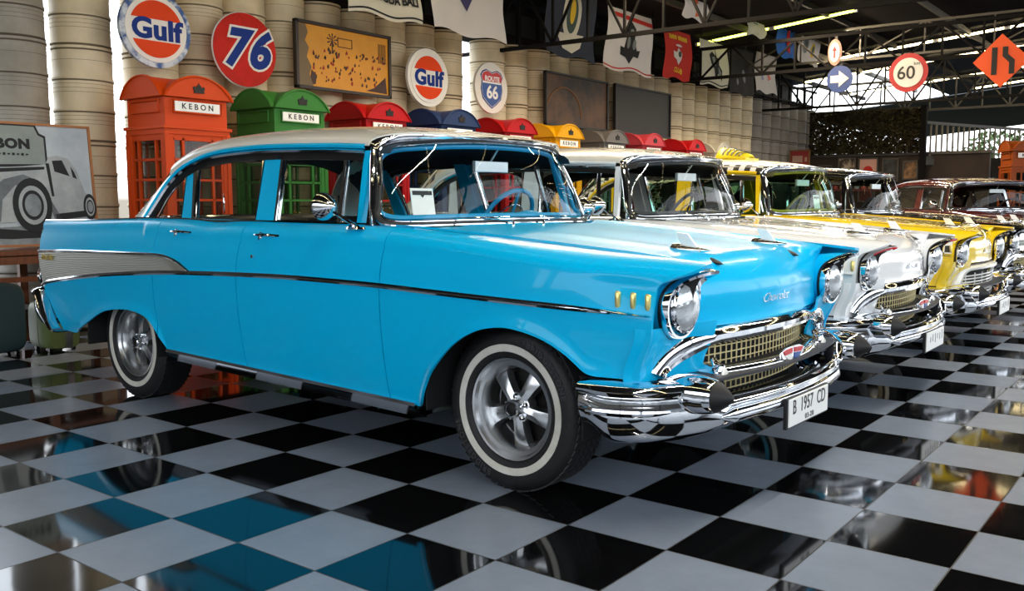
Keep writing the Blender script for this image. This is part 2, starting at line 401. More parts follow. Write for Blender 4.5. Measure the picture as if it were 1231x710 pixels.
def arch_d(x):  # 1 in the arches
    return sstep(-3.5, -3.3, x) * (1 - sstep(-2.44, -2.38, x)) + sstep(-.45, -.40, x) * (1 - sstep(.5, .62, x))
def shell(x0, x1, nx, spec, xmap=None, nr=22, na=10, x_list=None):
    """side sheet between two seams, right side (y<0); returns rows over x"""
    rows = []
    for x in (x_list or lin(x0, x1, nx)):
        zb = z_bot(x); zc = interp(x, ZC); yc = interp(x, YC); zs = zc - (.085 if x > -2.6 else .05)
        row = []
        ad = arch_d(x)
        for i in range(nr):
            t = i / (nr - 1); t = t ** 1.25; z = zb + (zs - zb) * t
            xx = xmap(x, z) if xmap else x
            y = side_y(xx, z) + ad * .014 * math.exp(-((z - zb) / .035) ** 2)
            row.append((xx, -y, z))
        for i in range(1, na + 1):
            a_ = i / na * pi / 2; ys = side_y(x, zs)
            z = zs + (zc - zs) * sin(a_); y = yc + (ys - yc) * cos(a_); xx = xmap(x, z) if xmap else x
            row.append((xx, -y, z))
        rows.append(row)
    return rows
def mirror(rows): return [[(p[0], -p[1], p[2]) for p in r] for r in rows]
def xhead(y): return -.655 - .25 * (min(abs(y), .71) / .70) ** 2.6
def xf_(y): return .79 - .16 * (y / .8) ** 2

def add_wheel(root, x, y, s, paint, spoke_a, lettered):
    """s=-1 right side (outer face at -y). thing > wheel > tyre, whitewall, hubcap, lug_nut"""
    F = lambda p: Vector((p.x + x, (p.y * s) + y, p.z + .335))
    def B(mbx): return mbx.xf(F)
    # local: outer face at +y
    m = MB()
    m.lathe([(.085, .212), (.092, .209), (.090, .200), (.075, .192), (.072, .176), (.055, .168), (.02, .160), (-.09, .160), (-.09, .212)], (0, 0, 0), 'y', 48)
    m.lathe([(-.03, .16), (-.032, .0)], (0, 0, 0), 'y', 24)
    for k in range(5):
        a_ = spoke_a + 2 * pi * k / 5; ca, sa = cos(a_), sin(a_); ta, tb = -sa, ca
        def P(r, w, h): return (r * ca + w * ta, h, r * sa + w * tb)
        rows = []
        for r, w, h in ((.03, .030, .050), (.07, .029, .048), (.11, .034, .044), (.145, .041, .036), (.170, .048, .024)):
            rows.append([P(r, -w, h - .035), P(r, -w * .8, h), P(r, 0, h + .008), P(r, w * .8, h), P(r, w, h - .035)])
        m.grid(rows, flip=True)
    m.lathe([(.0, .062), (.046, .062), (.052, .055), (.052, 0)], (0, 0, 0), 'y', 32)
    wheel = B(m).build('wheel', SATIN, root)
    m = MB()
    pr = [(-.09, .212), (-.098, .235), (-.105, .275), (-.098, .315), (-.085, .329), (-.06, .335), (.06, .335), (.085, .329), (.100, .312), (.106, .290), (.106, .268), (.103, .235), (.094, .214), (.085, .212)]
    pr = cr_tab(pr, 3)
    m.lathe(pr, (0, 0, 0), 'y', 64)
    for k in range(60):      # tread blocks
        a_ = 2 * pi * k / 60
        for yy in (-.07, -.035, 0, .035, .07):
            q = Matrix.Rotation(-a_, 3, 'Y'); c = q @ Vector((.3345, yy, 0))
            m.box(c, (.006, .027, .026), rot=q @ Matrix.Rotation(R(18 if yy > 0 else -18), 3, 'X'))
    ty = B(m).build('tyre', TYRE, wheel)
    m = MB(); m.lathe([(.1035, .237), (.1065, .2375), (.1085, .252), (.1085, .266), (.1065, .2675), (.1045, .2675)], (0, 0, 0), 'y', 64); B(m).build('whitewall', WHITEW, wheel)
    m = MB(); m.lathe([(.05, .040), (.088, .038), (.096, .033), (.096, .028), (.090, .026), (.090, 0)], (0, 0, 0), 'y', 24); m.lathe([(.0795, .0355), (.082, .0355), (.082, .032)], (0, 0, 0), 'y', 24)
    B(m).build('hubcap', CHROME, wheel)
    m = MB(); m.lathe([(.0895, .026), (.094, .022), (.096, .010), (.096, 0)], (0, 0, 0), 'y', 20); B(m).build('hub_centre', BLACK, wheel)
    for k in range(5):
        a_ = spoke_a + 2 * pi * (k + .5) / 5
        m = MB(); m.lathe([(.05, .011), (.064, .010), (.068, .006), (.068, 0)], (.048 * cos(a_), 0, .048 * sin(a_)), 'y', 10); B(m).build('lug_nut', CHROME, wheel)
    if lettered:
        for txt, a0 in (('BRIDGESTONE', 0.75), ('BRIDGESTONE', 0.75 + pi)):
            m = MB(); v, f = text_geo(txt, .036, depth=.003, bold=.0006, spacing=1.25)
            def bend(p):
                r = .290 + p[1]; a_ = a0 - p[0] / .29 * 1.0
                return (r * cos(a_), .1065 + p[2], r * sin(a_))
            # right side of the car is seen mirrored, so flip reading direction with s
            m.add([bend(q) for q in v], f); B(m).build('tyre_lettering', TYRELET, ty)
    m = MB(); m.lathe([(-.02, .15), (-.02, .05)], (0, 0, 0), 'y', 32); m.lathe([(-.028, .15), (-.02, .15)], (0, 0, 0), 'y', 32); B(m).build('brake_disc', mat('brake drum iron', '#1c1a18', .6, .6), wheel)
    return wheel

def tag_part(o, l): o['label'] = l; return o

def build_car(name, label, spec):
    root = thing(name, label, 'car', (0, 0, 0))
    P = spec['paint']; RF = spec['roof']; I = spec['inner']; D = spec.get('detail', 1)
    ID = I
    # ---- side sheets
    def xm_q(x, z):
        x0 = interp(z, [(.35, -3.64), (.5, -3.74), (.62, -3.81), (1.04, -3.87)])
        if x < -3.40: return x + (x0 + 3.87) * (-3.40 - x) / .47
        return x
    def xm_f(x, z):
        if x > .42:
            xe = .660 + .055 * sstep(.55, .72, z) + .140 * sstep(.87, .955, z); return .42 + (x - .42) * (xe - .42) / .28
        return x
    panels = [('rear_quarter', lin(-3.87, -2.445, 64), xm_q), ('rear_door', lin(-2.439, -1.662, 22), None), ('front_door', lin(-1.656, -.618, 24), None), ('front_fender', lin(-.612, .70, 90), xm_f)]
    made = {}
    for s in (-1, 1):
        for nm, xl, xm in panels:
            if nm == 'rear_door': xl = sorted(set(xl + [-2.43, -2.42, -2.41, -2.40, -2.39, -2.38]))
            rows = shell(0, 0, 0, spec, xm, x_list=xl)
            m = MB()
            if s < 0: m.grid(rows, flip=True)
            else: m.grid(mirror(rows))
            # inward flanges that hide the sheet edge
            made[nm, s] = m.build(nm, P, root, smooth=50, solid=.012, off=-1)
    # ---- rocker moulding
    for s in (-1, 1):
        m = MB(); rows = []
        for x in lin(-2.39, -.455, 12):
            zb = .352 - .045 * (x + 2.39) / 1.94 + .006; y = side_y(x, zb)
            rows.append([(x, s * (y - .01), zb), (x, s * (y + .006), zb - .003), (x, s * (y + .006), zb - .010), (x, s * (y - .006), zb - .028), (x, s * (y - .030), zb - .060), (x, s * (y - .06), zb - .064)])
        m.grid(rows, flip=s < 0); m.build('rocker_moulding', CHROME, root, solid=.008)
    # ---- hood and nose
    def top_z(x, q):   # q: 0 centre .. 1 crown ; height of hood skin
        zc = interp(x, ZC); y = q * interp(x, YC)
        z = zc - .020 * sstep(1.0, .84, q) - .0 + .012 * (1 - q * q)
        front = sstep(-.45, .1, x)
        z += .009 * front * math.exp(-((y - .37) / .055) ** 2) * (1 - .0 * x)
        z += .012 * front * math.exp(-(y / .25) ** 2)
        return z
    def xw(y): return -.565 - .15 * (min(abs(y), .76) / .76) ** 2.2 - .02
    def xn(y): return xf_(y) - .018 + .010 * sstep(.40, .62, abs(y))
    m = MB(); rows = []
    NQ = 33
    for j in range(NQ):
        q = -1 + 2 * j / (NQ - 1)
        q = math.copysign(abs(q) ** .9, q) * .965
        row = []
        yf = q * .72     # y at nose
        ext = .17 * sstep(.50, .69, abs(yf))
        for i in range(40):
            u = i / 39; x = xw(yf) + .03 + (xn(yf) - .135 + ext - xw(yf) - .03) * u
            y = q * interp(x, YC)
            row.append((x, y, top_z(x, abs(q))))
        xe, ye, ze = row[-1]
        x_n = xn(yf); zt = .70 + .0 * abs(yf)
        z80 = .79
        sl = (row[-1][2] - row[-4][2]) / (row[-1][0] - row[-4][0])
        for i in range(1, 13):
            a_ = i / 12 * pi / 2
            z = ze - (ze - z80) * (1 - cos(a_)) + sl * .135 * sin(a_) * (cos(a_))
            row.append((xe + (.135 - ext) * sin(a_), ye + (yf - ye) * i / 12, z))
        for i in range(1, 7):
            t_ = i / 6; row.append((x_n + .012 * t_ * t_ - .004 * t_, yf, z80 + (zt - z80) * t_))
        rows.append(row)
    m.grid(rows, flip=True); made['hood'] = m.build('hood', P, root, smooth=60, solid=.01)
    # ---- cowl ahead of the windshield, between hood and glass
    m = MB(); rows = []
    for j in range(25):
        y = -.80 + 1.6 * j / 24; r_ = []
        xb = xw(y) + .022 ; q = abs(y) / .80
        for i in range(7):
            x = xb - (.10 + .10 * q * q) * i / 6
            z = min(interp(x, ZC), 1.06) - .018 + .012 * (1 - q * q) + .012 * math.exp(-(y / .25) ** 2) + .012 * (i / 6)
            r_.append((x, y * (.985), z))
        rows.append(r_)
    m.grid(rows); m.build('cowl', P, root, smooth=60, solid=.01, off=1)
    # ---- lower front corner skin below the lamps
    for s in (-1, 1):
        m = MB(); rows = []
        pth = cr_tab([(.60, .922), (.635, .905), (.652, .87), (.655, .82), (.655, .74), (.66, .66), (.68, .58), (.70, .50)], 5)
        for x, y in pth:
            r_ = []
            for i in range(9):
                z = .53 + .20 * i / 8
                bulge = -.018 * (i / 8 - .2) ** 2
                k = sstep(.86, .76, y)
                r_.append((x + .055 * sstep(.55, .72, z), s * (y - (.922 - side_y(.60, z)) * (1 - k)), z))
            rows.append(r_)
        m.grid(rows, flip=s > 0); m.build('front_valance', P, root, smooth=60, solid=.01)
    # ---- headlamps: bezel, lens, brow
    for s in (-1, 1):
        cy_, cz_ = .728, .802
        def outline(k, dx=0.):
            """teardrop bezel outline, k = scale; returns list of points"""
            out = []
            for i in range(48):
                a_ = 2 * pi * i / 48; ca, sa = cos(a_), sin(a_)
                ry, rz = .116, .118
                y = ry * ca; z = rz * sa
                if sa > 0:
                    z = rz * sa * (1.04 + .06 * sa ** 4)
                    y = ry * ca * (1 - .10 * sa * sa) - .020 * sa ** 3
                y *= k; z *= k
                zz = cz_ + z
                x = .738 + max(0, (zz - .675)) * .06 + .116 * max(0, sa) ** 4.0 * (1 - .35 * max(0, ca))
                out.append((x + dx, s * (cy_ + y), zz))
            return out
        # body coloured pod behind the bezel
        m = MB(); rows = []
        for t_, k in ((-.34, .72), (-.22, .88), (-.10, .985), (-.02, 1.0)):
            rows.append([(p[0] + t_ - (.03 * (p[2] - .8) if 1 else 0), p[1] - (s * .0), p[2]) for p in outline(k)])
        m.grid(rows, closed=True, flip=s > 0); m.build('headlamp_pod', P, root, smooth=60)
        m = MB(); O1 = outline(1.0, -.03); O2 = outline(1.03, -.015); O3 = outline(1.0, .008); O4 = outline(.92, .008); O5 = outline(.885, -.03); O6 = outline(.80, -.06)
        m.grid([O1, O2, O3, O4, O5], closed=True, flip=s > 0)
        bz = m.build('headlamp_bezel', CHROME, root, smooth=50)
        m = MB(); m.grid([O5, O6, outline(.5, -.075), outline(.05, -.08)], closed=True, flip=s > 0)
        m.grid([outline(1.035, -.032), outline(1.05, -.028), outline(1.035, -.02)], closed=True, flip=s > 0)
        m.build('bezel_gasket', BLACK, bz, smooth=50)
        lc = (.748, s * .720, .797)
        m = MB(); m.lathe([(0, .095), (.008, .093), (.012, .088), (.016, .086)], lc, 'x', 36); m.build('retaining_ring', CHROME, bz)
        m = MB(); m.lathe([(.012, .087), (.026, .072), (.034, .048), (.038, .02), (.039, .0001)], lc, 'x', 36)
        m.build('lens', LENS, bz)
        if spec.get('red_reflection'):
            m = MB(); m.grid([[p for p in outline(.98, .010)[6:16]], [p for p in outline(.90, .011)[6:16]]], flip=s > 0); m.build('brow_red_reflection', REDLENS, bz, smooth=0, solid=.003)  # red reflection under the brow, put in as a coloured strip
    # ---- grille surround
    if spec.get('grille') != 'bars':
        top = [(-.765, .545), (-.745, .58), (-.70, .615), (-.64, .640), (-.56, .655), (-.45, .664), (-.3, .670), (-.15, .672), (0, .672)]
        full = [(y, z) for y, z in top] + [(-y, z) for y, z in top[-2::-1]]
        full = cr_tab(full, 5)
        m = MB(); rows = []
        for k, (y, z) in enumerate(full):
            ty = full[min(k + 1, len(full) - 1)][0] - full[max(k - 1, 0)][0]; tz = full[min(k + 1, len(full) - 1)][1] - full[max(k - 1, 0)][1]
            L = sqrt(ty * ty + tz * tz); ny, nz = -tz / L, ty / L      # outward (up)
            w = .035 + .017 * sstep(.45, .62, abs(y)); X = xf_(y) - .01 + .012 * sstep(.45, .3, abs(y)) + .022 * sstep(.45, .7, abs(y))
            sec = [(-.06, .95), (-.01, 1.0), (.022, .72), (.036, .2), (.034, -.35), (.016, -.55), (.018, -.85), (.004, -1.05), (-.03, -1.05), (-.07, -.9)]
            rows.append([(X + a_, y + ny * w * b_, z + nz * w * b_) for a_, b_ in sec])
        m.grid(rows, closed=True, flip=True); sur = m.build('grille_surround', CHROME, root, smooth=40)
        # mesh
        m = MB(); Y = .64
        gx = lambda y: xf_(y) - .05
        def zt_(y): return .648 - .05 * sstep(.45, .66, abs(y))
        n = 36
        for i in range(n + 1):
            y = -Y + 2 * Y * i / n; m.bar((gx(y), y, .43), (gx(y), y, zt_(y)), .003, .005)
        for z in lin(.435, .64, 8):
            ys = [y for y in lin(-Y, Y, 25) if zt_(y) >= z - .002]
            m.tube([(gx(y) + .002, y, z) for y in ys], .0028, 4)
        m.build('grille_mesh', CREAMGOLD if spec.get('detail', 1) > 0 else SATIN, root, smooth=0)
        m = MB(); rows = [[(xf_(y) - .20, y, z) for z in (.36, .70)] for y in lin(-.70, .70, 15)]; m.grid(rows); m.build('radiator_panel', DARKM, root, solid=.01)
        # horizontal bar with castings and crest
        m = MB(); m.tube([(xf_(y) + .018 + .02 * (1 - (y / .46) ** 2), y, .527) for y in lin(-.47, .47, 20)], .030, 12, ry=.020); m.build('grille_bar', CHROME, root)
        for s in (-1, 1):
            c = Vector((xf_(.50) + .02, s * .495, .527))
            m = MB(); m.lathe([(-.06, .03), (-.03, .036), (.0, .032), (.02, .040), (.04, .036), (.052, .016), (.054, 0)], (c.x, c.y, c.z), 'x', 16)
            m.tube([c + Vector((0, 0, -.055)), c + Vector((.02, 0, -.02)), c + Vector((.025, 0, .02)), c + Vector((0, 0, .055))], [.012, .022, .022, .012], 10)
            m.build('parking_lamp', CHROME, root)
            m = MB(); m.lathe([(.054, .024), (.060, .018), (.062, 0)], (c.x - .004, c.y, c.z), 'x', 14); m.build('lens', mat('clear lamp lens', '#e6e6e0', .1, coat=1), root)
        cx_ = .852
        m = MB(); m.poly([(-.125, .018), (-.07, .032), (0, .034), (.07, .032), (.125, .018), (.10, -.012), (.05, -.026), (0, -.034), (-.05, -.026), (-.10, -.012)], .012, org=(cx_ - .005, 0, .545)); cr_ = m.build('crest', CHROME, root, smooth=0, bevel=.003)
        m = MB(); m.poly([(-.10, .022), (-.012, .027), (-.012, .008), (-.085, .004)], .006, org=(cx_ + .004, 0, .545)); m.poly([(.012, .027), (.10, .022), (.085, .004), (.012, .008)], .006, org=(cx_ + .004, 0, .545)); m.build('red_field', REDP, cr_, smooth=0)
        m = MB(); m.poly([(-.085, .001), (-.012, .005), (-.012, -.022), (-.05, -.016)], .006, org=(cx_ + .004, 0, .545)); m.build('white_field', WHITEP, cr_, smooth=0)
        m = MB(); m.poly([(.012, .005), (.085, .001), (.05, -.016), (.012, -.022)], .006, org=(cx_ + .004, 0, .545)); m.build('blue_field', BLUEP, cr_, smooth=0)
    else:
        # moulded white surround with horizontal bars
        m = MB(); rows = []
        pts = cr_tab([(-.70, .42), (-.70, .50), (-.66, .60), (-.58, .668), (-.40, .685), (0, .69), (.40, .685), (.58, .668), (.66, .60), (.70, .50), (.70, .42)], 5)
        for y, z in pts:
            k = .80; r_ = []
            for (a_, kk) in ((-.05, 1.02), (.02, 1.0), (.045, .95), (.045, .88), (.02, .84), (-.03, .83)):
                r_.append((xf_(y) + a_, y * kk, .46 + (z - .46) * (kk - .04)))
            rows.append(r_)
        m.grid(rows, flip=True); m.build('grille_surround', mat('white grille enamel', '#ecebe4', .3, coat=.5), root)
        m = MB()
        for z in lin(.43, .60, 8): m.tube([(xf_(y) + .005, y, z) for y in lin(-.56, .56, 15)], .007, 6)
        for y in lin(-.5, .5, 7): m.bar((xf_(y), y, .40), (xf_(y), y, .62), .008)
        m.build('grille_bars', mat('white grille enamel', '#ecebe4', .3), root)
        m = MB(); rows = [[(xf_(y) - .08, y, z) for z in (.36, .66)] for y in lin(-.62, .62, 15)]; m.grid(rows); m.build('radiator_panel', DARKM, root, solid=.01)
        for s in (-1, 1):
            m = MB(); m.lathe([(0, .05), (.02, .045), (.035, .02), (.036, 0)], (xf_(.6) + .045, s * .60, .50), 'x', 20); m.build('parking_lamp', AMBER, root)
    # ---- bumper
    PL = cr_tab([(.455, .948), (.54, .948), (.62, .928), (.69, .888), (.74, .83), (.785, .74), (.82, .62), (.85, .46), (.875, .28), (.888, .12), (.89, 0)], 5)
    full = [(x, -y) for x, y in PL] + [(x, y) for x, y in PL[-2::-1]]
    SEC = [(-.045, -.02), (-.012, 0), (.010, .03), (.019, .09), (.014, .155), (.000, .19), (-.004, .24), (.002, .34), (.004, .46), (.001, .58), (-.008, .72), (-.026, .88), (-.052, .97), (-.09, 1.0)]
    m = MB(); rows = []
    for k, (x, y) in enumerate(full):
        a_ = full[max(k - 1, 0)]; b_ = full[min(k + 1, len(full) - 1)]; tx, ty = b_[0] - a_[0], b_[1] - a_[1]; L = sqrt(tx * tx + ty * ty)
        nx, ny = ty / L, -tx / L
        zt = .528 - .080 * sstep(.70, .56, abs(y)); zb = .315 + .02 * sstep(.7, .2, abs(y)) + .05 * sstep(.58, .455, x)
        rows.append([(x + nx * o_ * (1.25 if abs(y) < .6 else 1), y + ny * o_, zt + (zb - zt) * v_) for o_, v_ in SEC])
    m.grid(rows, flip=True); bump = m.build('front_bumper', CHROME, root, smooth=45, solid=.006)
    tag_part(bump, 'wraparound chrome front bumper')
    for s in (-1, 1):
        m = MB(); q_ = [(x + .001, s * (y + .004)) for x, y in PL if y > .80]
        m.tube([(x, y, .436) for x, y in q_], [.004 + .012 * sin(pi * (k + .5) / len(q_)) ** .4 for k in range(len(q_))], 10); m.build('bumper_ridge', CHROME, root)
    # lower overrider bar between the bullets
    m = MB(); pts_ = [(x + .006, y) for x, y in full if abs(y) < .60]
    m.tube([(x, y, .385 - .0 * abs(y)) for x, y in pts_], [.006 + .022 * sstep(.60, .52, abs(y)) for x, y in pts_], 12, ry=[.006 + .026 * sstep(.60, .52, abs(y)) for x, y in pts_]); m.build('lower_bumper_bar', CHROME, root)
    for s in (-1, 1):
        c = (.70, s * .718, .490)
        m = MB(); m.lathe([(-.06, .02), (-.02, .05), (.03, .066), (.08, .072), (.13, .070), (.175, .060), (.182, .056)], c, 'x', 32); m.build('bumper_bullet', CHROME, root)
        m = MB(); m.lathe([(.178, .056), (.184, .057), (.190, .054), (.212, .038), (.232, .021), (.244, .009), (.247, .0001)], c, 'x', 32); m.build('bullet_tip', RUBBER, root)
    # stone shield between body and bumper
    m = MB(); rows = []
    for x, y in full: rows.append([(x - .16 if abs(y) < .8 else x - .05, y * .93, .535), (x - .01, y * .975, .525)])
    m.grid(rows); m.build('bumper_filler', mat(P.name + ' dark', (.02, .02, .025, 1), .5), root, solid=.01)
    # plate
    if spec.get('blank_plate'):
        m = MB(); m.box((.922, 0, .338), (.016, .43, .125)); m.build('plate_holder', BLACK, root, smooth=0, bevel=.003)
        m = MB(); m.box((.933, 0, .340), (.006, .41, .112)); pl = m.build('licence_plate', WHITEP, root, smooth=0, bevel=.002)
        m = MB(); [m.box((.9365, -.12 + .055 * i, .348 + .006 * (i % 2)), (.002, .008, .032 + .012 * (i % 3))) for i in range(6)]; m.build('worn_marks', mat('worn grey plate print', '#6a6f78', .6), pl, smooth=0)['kind'] = 'stuff'
    if spec.get('plate'):
        m = MB(); m.box((.922, 0, .338), (.016, .43, .125)); m.build('plate_holder', BLACK, root, smooth=0, bevel=.003)
        m = MB(); m.box((.933, 0, .340), (.006, .41, .112)); pl = m.build('licence_plate', WHITEP, root, smooth=0, bevel=.002)
        m = MB(); put_text(m, spec['plate'][0], .082, (.9365, 0, .357), (0, 1, 0), (0, 0, 1), xs=.78, bold=.0003, spacing=1.05); put_text(m, spec['plate'][1], .030, (.9365, 0, .302), (0, 1, 0), (0, 0, 1), xs=1.1, bold=.0002, spacing=1.2)
        m.build('plate_characters', BLACK, pl, smooth=0)
    # script on the nose
    m = MB(); put_text(m, 'Chevrolet', .052, (.7805, -.02, .782), (0, 1, 0), (0, 0, 1), shear=.55, xs=1.3, depth=.008, spacing=.9, bold=-.0008); m.build('nose_script', CHROME, root, smooth=0)
    # ---- hood ornaments
    for s in (-1, 1):
        y = s * .37; zo = .984
        m = MB()
        m.lathe([(0, .019), (.004, .023), (.03, .024), (.05, .022), (.08, .018), (.12, .011), (.165, .003), (.172, .0001)], (.492, y, zo - .004), 'x', 18)
        m.lathe([(.0, .019), (.02, .016), (.02, 0)], (.492, y, zo - .004), 'x', 18, flip=True)
        for k in (.010, .018, .026): m.lathe([(k, .0245), (k + .004, .0245)], (.492, y, zo - .004), 'x', 18)
        m.box((.575, y, zo - .018), (.10, .03, .02))
        orn = m.build('hood_ornament', CHROME, root, smooth=40)
        m = MB(); m.poly([(.050, .008), (.125, -.006), (.072, .060), (.020, .064)], .012, org=(.492, y + .006, zo), U=(1, 0, 0), V=(0, 0, 1)); m.build('wing', mat('bright polished white metal', '#f4f4f2', .35, .2), orn, smooth=0, bevel=.002)
        m = MB(); m.lathe([(0, .004), (.03, .020), (.07, .022), (.11, .014), (.13, .001)], (.56, y, zo - .045), 'x', 14); m.xf(lambda p: Vector((p.x + .03, p.y, .962 + (p.z - .945) * .6 - (p.x - .56) * .22))); m.build('ornament_base', BLACK, root)
    # ---- side spear, fin panel
    SP = cr_tab([(-3.815, .630), (-3.74, .655), (-3.44, .692), (-2.96, .741), (-2.42, .779), (-2.06, .795), (-1.64, .808), (-1.28, .815), (-.92, .815), (-.61, .812), (-.22, .802), (.34, .789), (.70, .776)], 4)
    FT = cr_tab([(-3.855, .848), (-3.4, .864), (-2.96, .872), (-2.5, .878), (-2.36, .876), (-2.27, .866), (-2.18, .845), (-2.11, .818), (-2.06, .797)], 4)
    for s in (-1, 1):
        def strip(tab, w, h, nm, mt):
            m = MB(); rows = []
            for k, (x, z) in enumerate(tab):
                tp = 1 - .75 * sstep(.35, .70, x); hh = h * tp
                sec = [(-.002, hh), (w * .7, hh * .75), (w, hh * .2), (w * .55, 0), (w, -hh * .2), (w * .7, -hh * .75), (-.002, -hh)]
                rows.append([(x, s * (side_y(x, z + b_) + a_), z + b_) for a_, b_ in sec])
            m.grid(rows, flip=s > 0); return m.build(nm, mt, root, smooth=30)
        strip(SP, .014, .0145, 'side_spear', CHROME)
        strip([p for p in FT], .010, .009, 'fin_panel_trim', CHROME)
        m = MB(); rows = []
        for x in lin(-3.85, -2.075, 48):
            zt_2 = interp(x, FT); zb_2 = interp(x, SP); r_ = []
            for i in range(31):
                z = zb_2 + (zt_2 - zb_2) * i / 30
                xx = x + (0 if x > -3.6 else (interp(z, [(.62, .045), (.85, .0)]) * sstep(-3.6, -3.85, x)))
                r_.append((xx, s * (side_y(xx, z) + .003 + (.0028 if (i % 2) else 0)), z))
            rows.append(r_)
        m.grid(rows, flip=s > 0); m.build('fin_panel', spec.get('finmat', BRUSH), root, smooth=0)
        if D > 1 and s < 0:
            m = MB(); put_text(m, 'Bel Air', .052, (-3.70, -(side_y(-3.70, .8) + .009), .812), (1, 0, 0), (0, 0, 1), shear=.5, xs=1.1, depth=.006); m.build('quarter_script', GOLD, root, smooth=0)
        # louvre trims
        for x, z in ((.577, .829), (.636, .827), (.693, .824)):
            yy = side_y(x, z) + .001
            m = MB(); m.tube([(x, s * yy, z - .024), (x, s * (yy + .004), z - .018), (x, s * (yy + .004), z + .018), (x, s * yy, z + .024)], .0105, 8)
            m.build('fender_louvre', GOLD, root)
        # belt mouldings: fin crest chrome and sill chrome
        m = MB(); m.tube([(x, s * (interp(x, YC) - .0), interp(x, ZC) + .003) for x in lin(-3.865, -2.72, 20)], .008, 6); m.build('fin_crest_trim', CHROME, root)
        m = MB(); m.tube([(x, s * (interp(x, YC) - .002), interp(x, ZC) + .006) for x in lin(-2.75, -.84, 40)], .009, 6); m.build('sill_trim', CHROME, root)
        # door handles
        for x0_ in (-2.25, -1.50):
            z = 1.003; Yp = lambda x: s * (side_y(x, z) + .002)
            m = MB(); m.lathe([(0, .016), (.012, .016), (.018, .010), (.018, 0)] if s > 0 else [(0, .016), (-.012, .016), (-.018, .010), (-.018, 0)], (x0_, Yp(x0_), z), 'y', 14)
            m.tube([(x0_ - .03, Yp(x0_) + s * .022, z + .002), (x0_ + .02, Yp(x0_) + s * .026, z + .004), (x0_ + .10, Yp(x0_) + s * .024, z + .002), (x0_ + .145, Yp(x0_ + .14) + s * .006, z)], [.006, .010, .008, .006], 8, ry=[.004, .008, .007, .006])
            m.tube([(x0_ - .012, Yp(x0_) + s * .008, z - .022), (x0_ + .004, Yp(x0_) + s * .012, z - .006)], [.008, .012], 8)
            m.build('handle', CHROME, made['rear_door' if x0_ < -2 else 'front_door', s])
        m = MB(); yk = side_y(-1.53, .90); m.lathe([(0, .010), (s * .008, .009), (s * .009, 0)], (-1.53, s * yk, .90), 'y', 12); m.build('door_lock', CHROME, made['front_door', s])
        # mirror
        bx, by = (-.835, .865) if s < 0 else (-.80, .865)
        hx, hy, hz = (-.915, .965, 1.145) if s < 0 else (-.85, .915, 1.130)
        m = MB()
        m.lathe([(0, .030), (.010, .026), (.018, .012)], (bx, s * by, interp(bx, ZC) - .012), 'z', 14); m.xf(lambda p: Vector((bx + (p.x - bx) * 2.0, p.y, p.z)))
        m.tube([(bx, s * by, interp(bx, ZC)), (bx - .01, s * (by + .02), hz - .07), (hx + .045, s * hy, hz - .02), (hx + .03, s * hy, hz)], [.011, .008, .007, .007], 8)
        m.lathe([(-.022, .0001), (-.022, .055), (-.016, .062), (0, .060), (.025, .048), (.048, .028), (.060, .010), (.062, .0001)], (hx, s * hy, hz), 'x', 28)
        m.build('side_mirror', CHROME, root)
    # ---- greenhouse
    RAIL = cr_tab([(-.935, 1.421), (-1.05, 1.428), (-1.27, 1.437), (-1.69, 1.446), (-2.02, 1.438), (-2.24, 1.415), (-2.43, 1.358), (-2.55, 1.275), (-2.64, 1.165), (-2.71, 1.07)], 5)
    def gy(z): return .805 - (z - 1.07) * .285     # tumblehome
    # roof skin
    m = MB(); rows = []
    CZ = cr_tab([(-2.78, 1.40), (-2.70, 1.455), (-2.55, 1.50), (-2.35, 1.538), (-2.05, 1.556), (-1.7, 1.561), (-1.4, 1.556), (-1.1, 1.541), (-.85, 1.514), (-.72, 1.490), (-.62, 1.462)], 4)
    NA = 33
    for i in range(60):
        u = i / 59; r_ = []
        for j in range(NA):
            a_ = pi * j / (NA - 1); ca, sa = cos(a_), sin(a_); lat = abs(ca)
            # front edge curve and rear edge curve of the roof
            xfr = xhead(lat ** .85 * .705); xre = -2.72 + .19 * lat ** 1.5
            x = xre + (xfr - xre) * u
            # side edge station: follow rail from its rear end
            zr = interp(-x, [(-p[0], p[1]) for p in RAIL]) if x > -2.55 else 1.275
            xr = x
            zc = interp(x + .02, CZ) if lat < 1 else zr
            zc0 = interp(x, CZ)
            yw = gy(zr) + .004
            n_ = 2.35
            yy = math.copysign(lat ** (2 / n_), ca) * yw; zz = zr + (zc0 - zr) * sa ** (2 / n_) if sa > 0 else zr
            hdr = sstep(-.95, -.62, x) ; zz -= .006 * hdr * (1 - lat)
            r_.append((x, yy, zz))
        rows.append(r_)
    roof_front = rows[-1]; m.grid(rows, flip=True); roof = m.build('roof', RF, root, smooth=60, solid=.007, off=-1)
    # C pillars / sail panels
    for s in (-1, 1):
        m = MB(); rows = []
        for (x, z) in [p for p in RAIL if p[0] < -2.30]:
            k = (1.40 - z) / .34; k = max(0, min(1, k)); wdt = .10 + .18 * k
            r_ = []
            for i in range(7):
                t_ = i / 6; r_.append((x - wdt * t_ - .02 * t_ * k, s * (gy(z) + .004 - .10 * t_ ** 1.8 - .12 * t_ ** 3 * (1 - k)), z + (.045 * t_ ** .8) * (1 - k * .9)))
            rows.append(r_)
        m.grid(rows, flip=s > 0); m.build('sail_panel', RF, root, smooth=60, solid=.012)
        # blue gutter band then chrome drip rail then header
        rl = [p for p in RAIL]
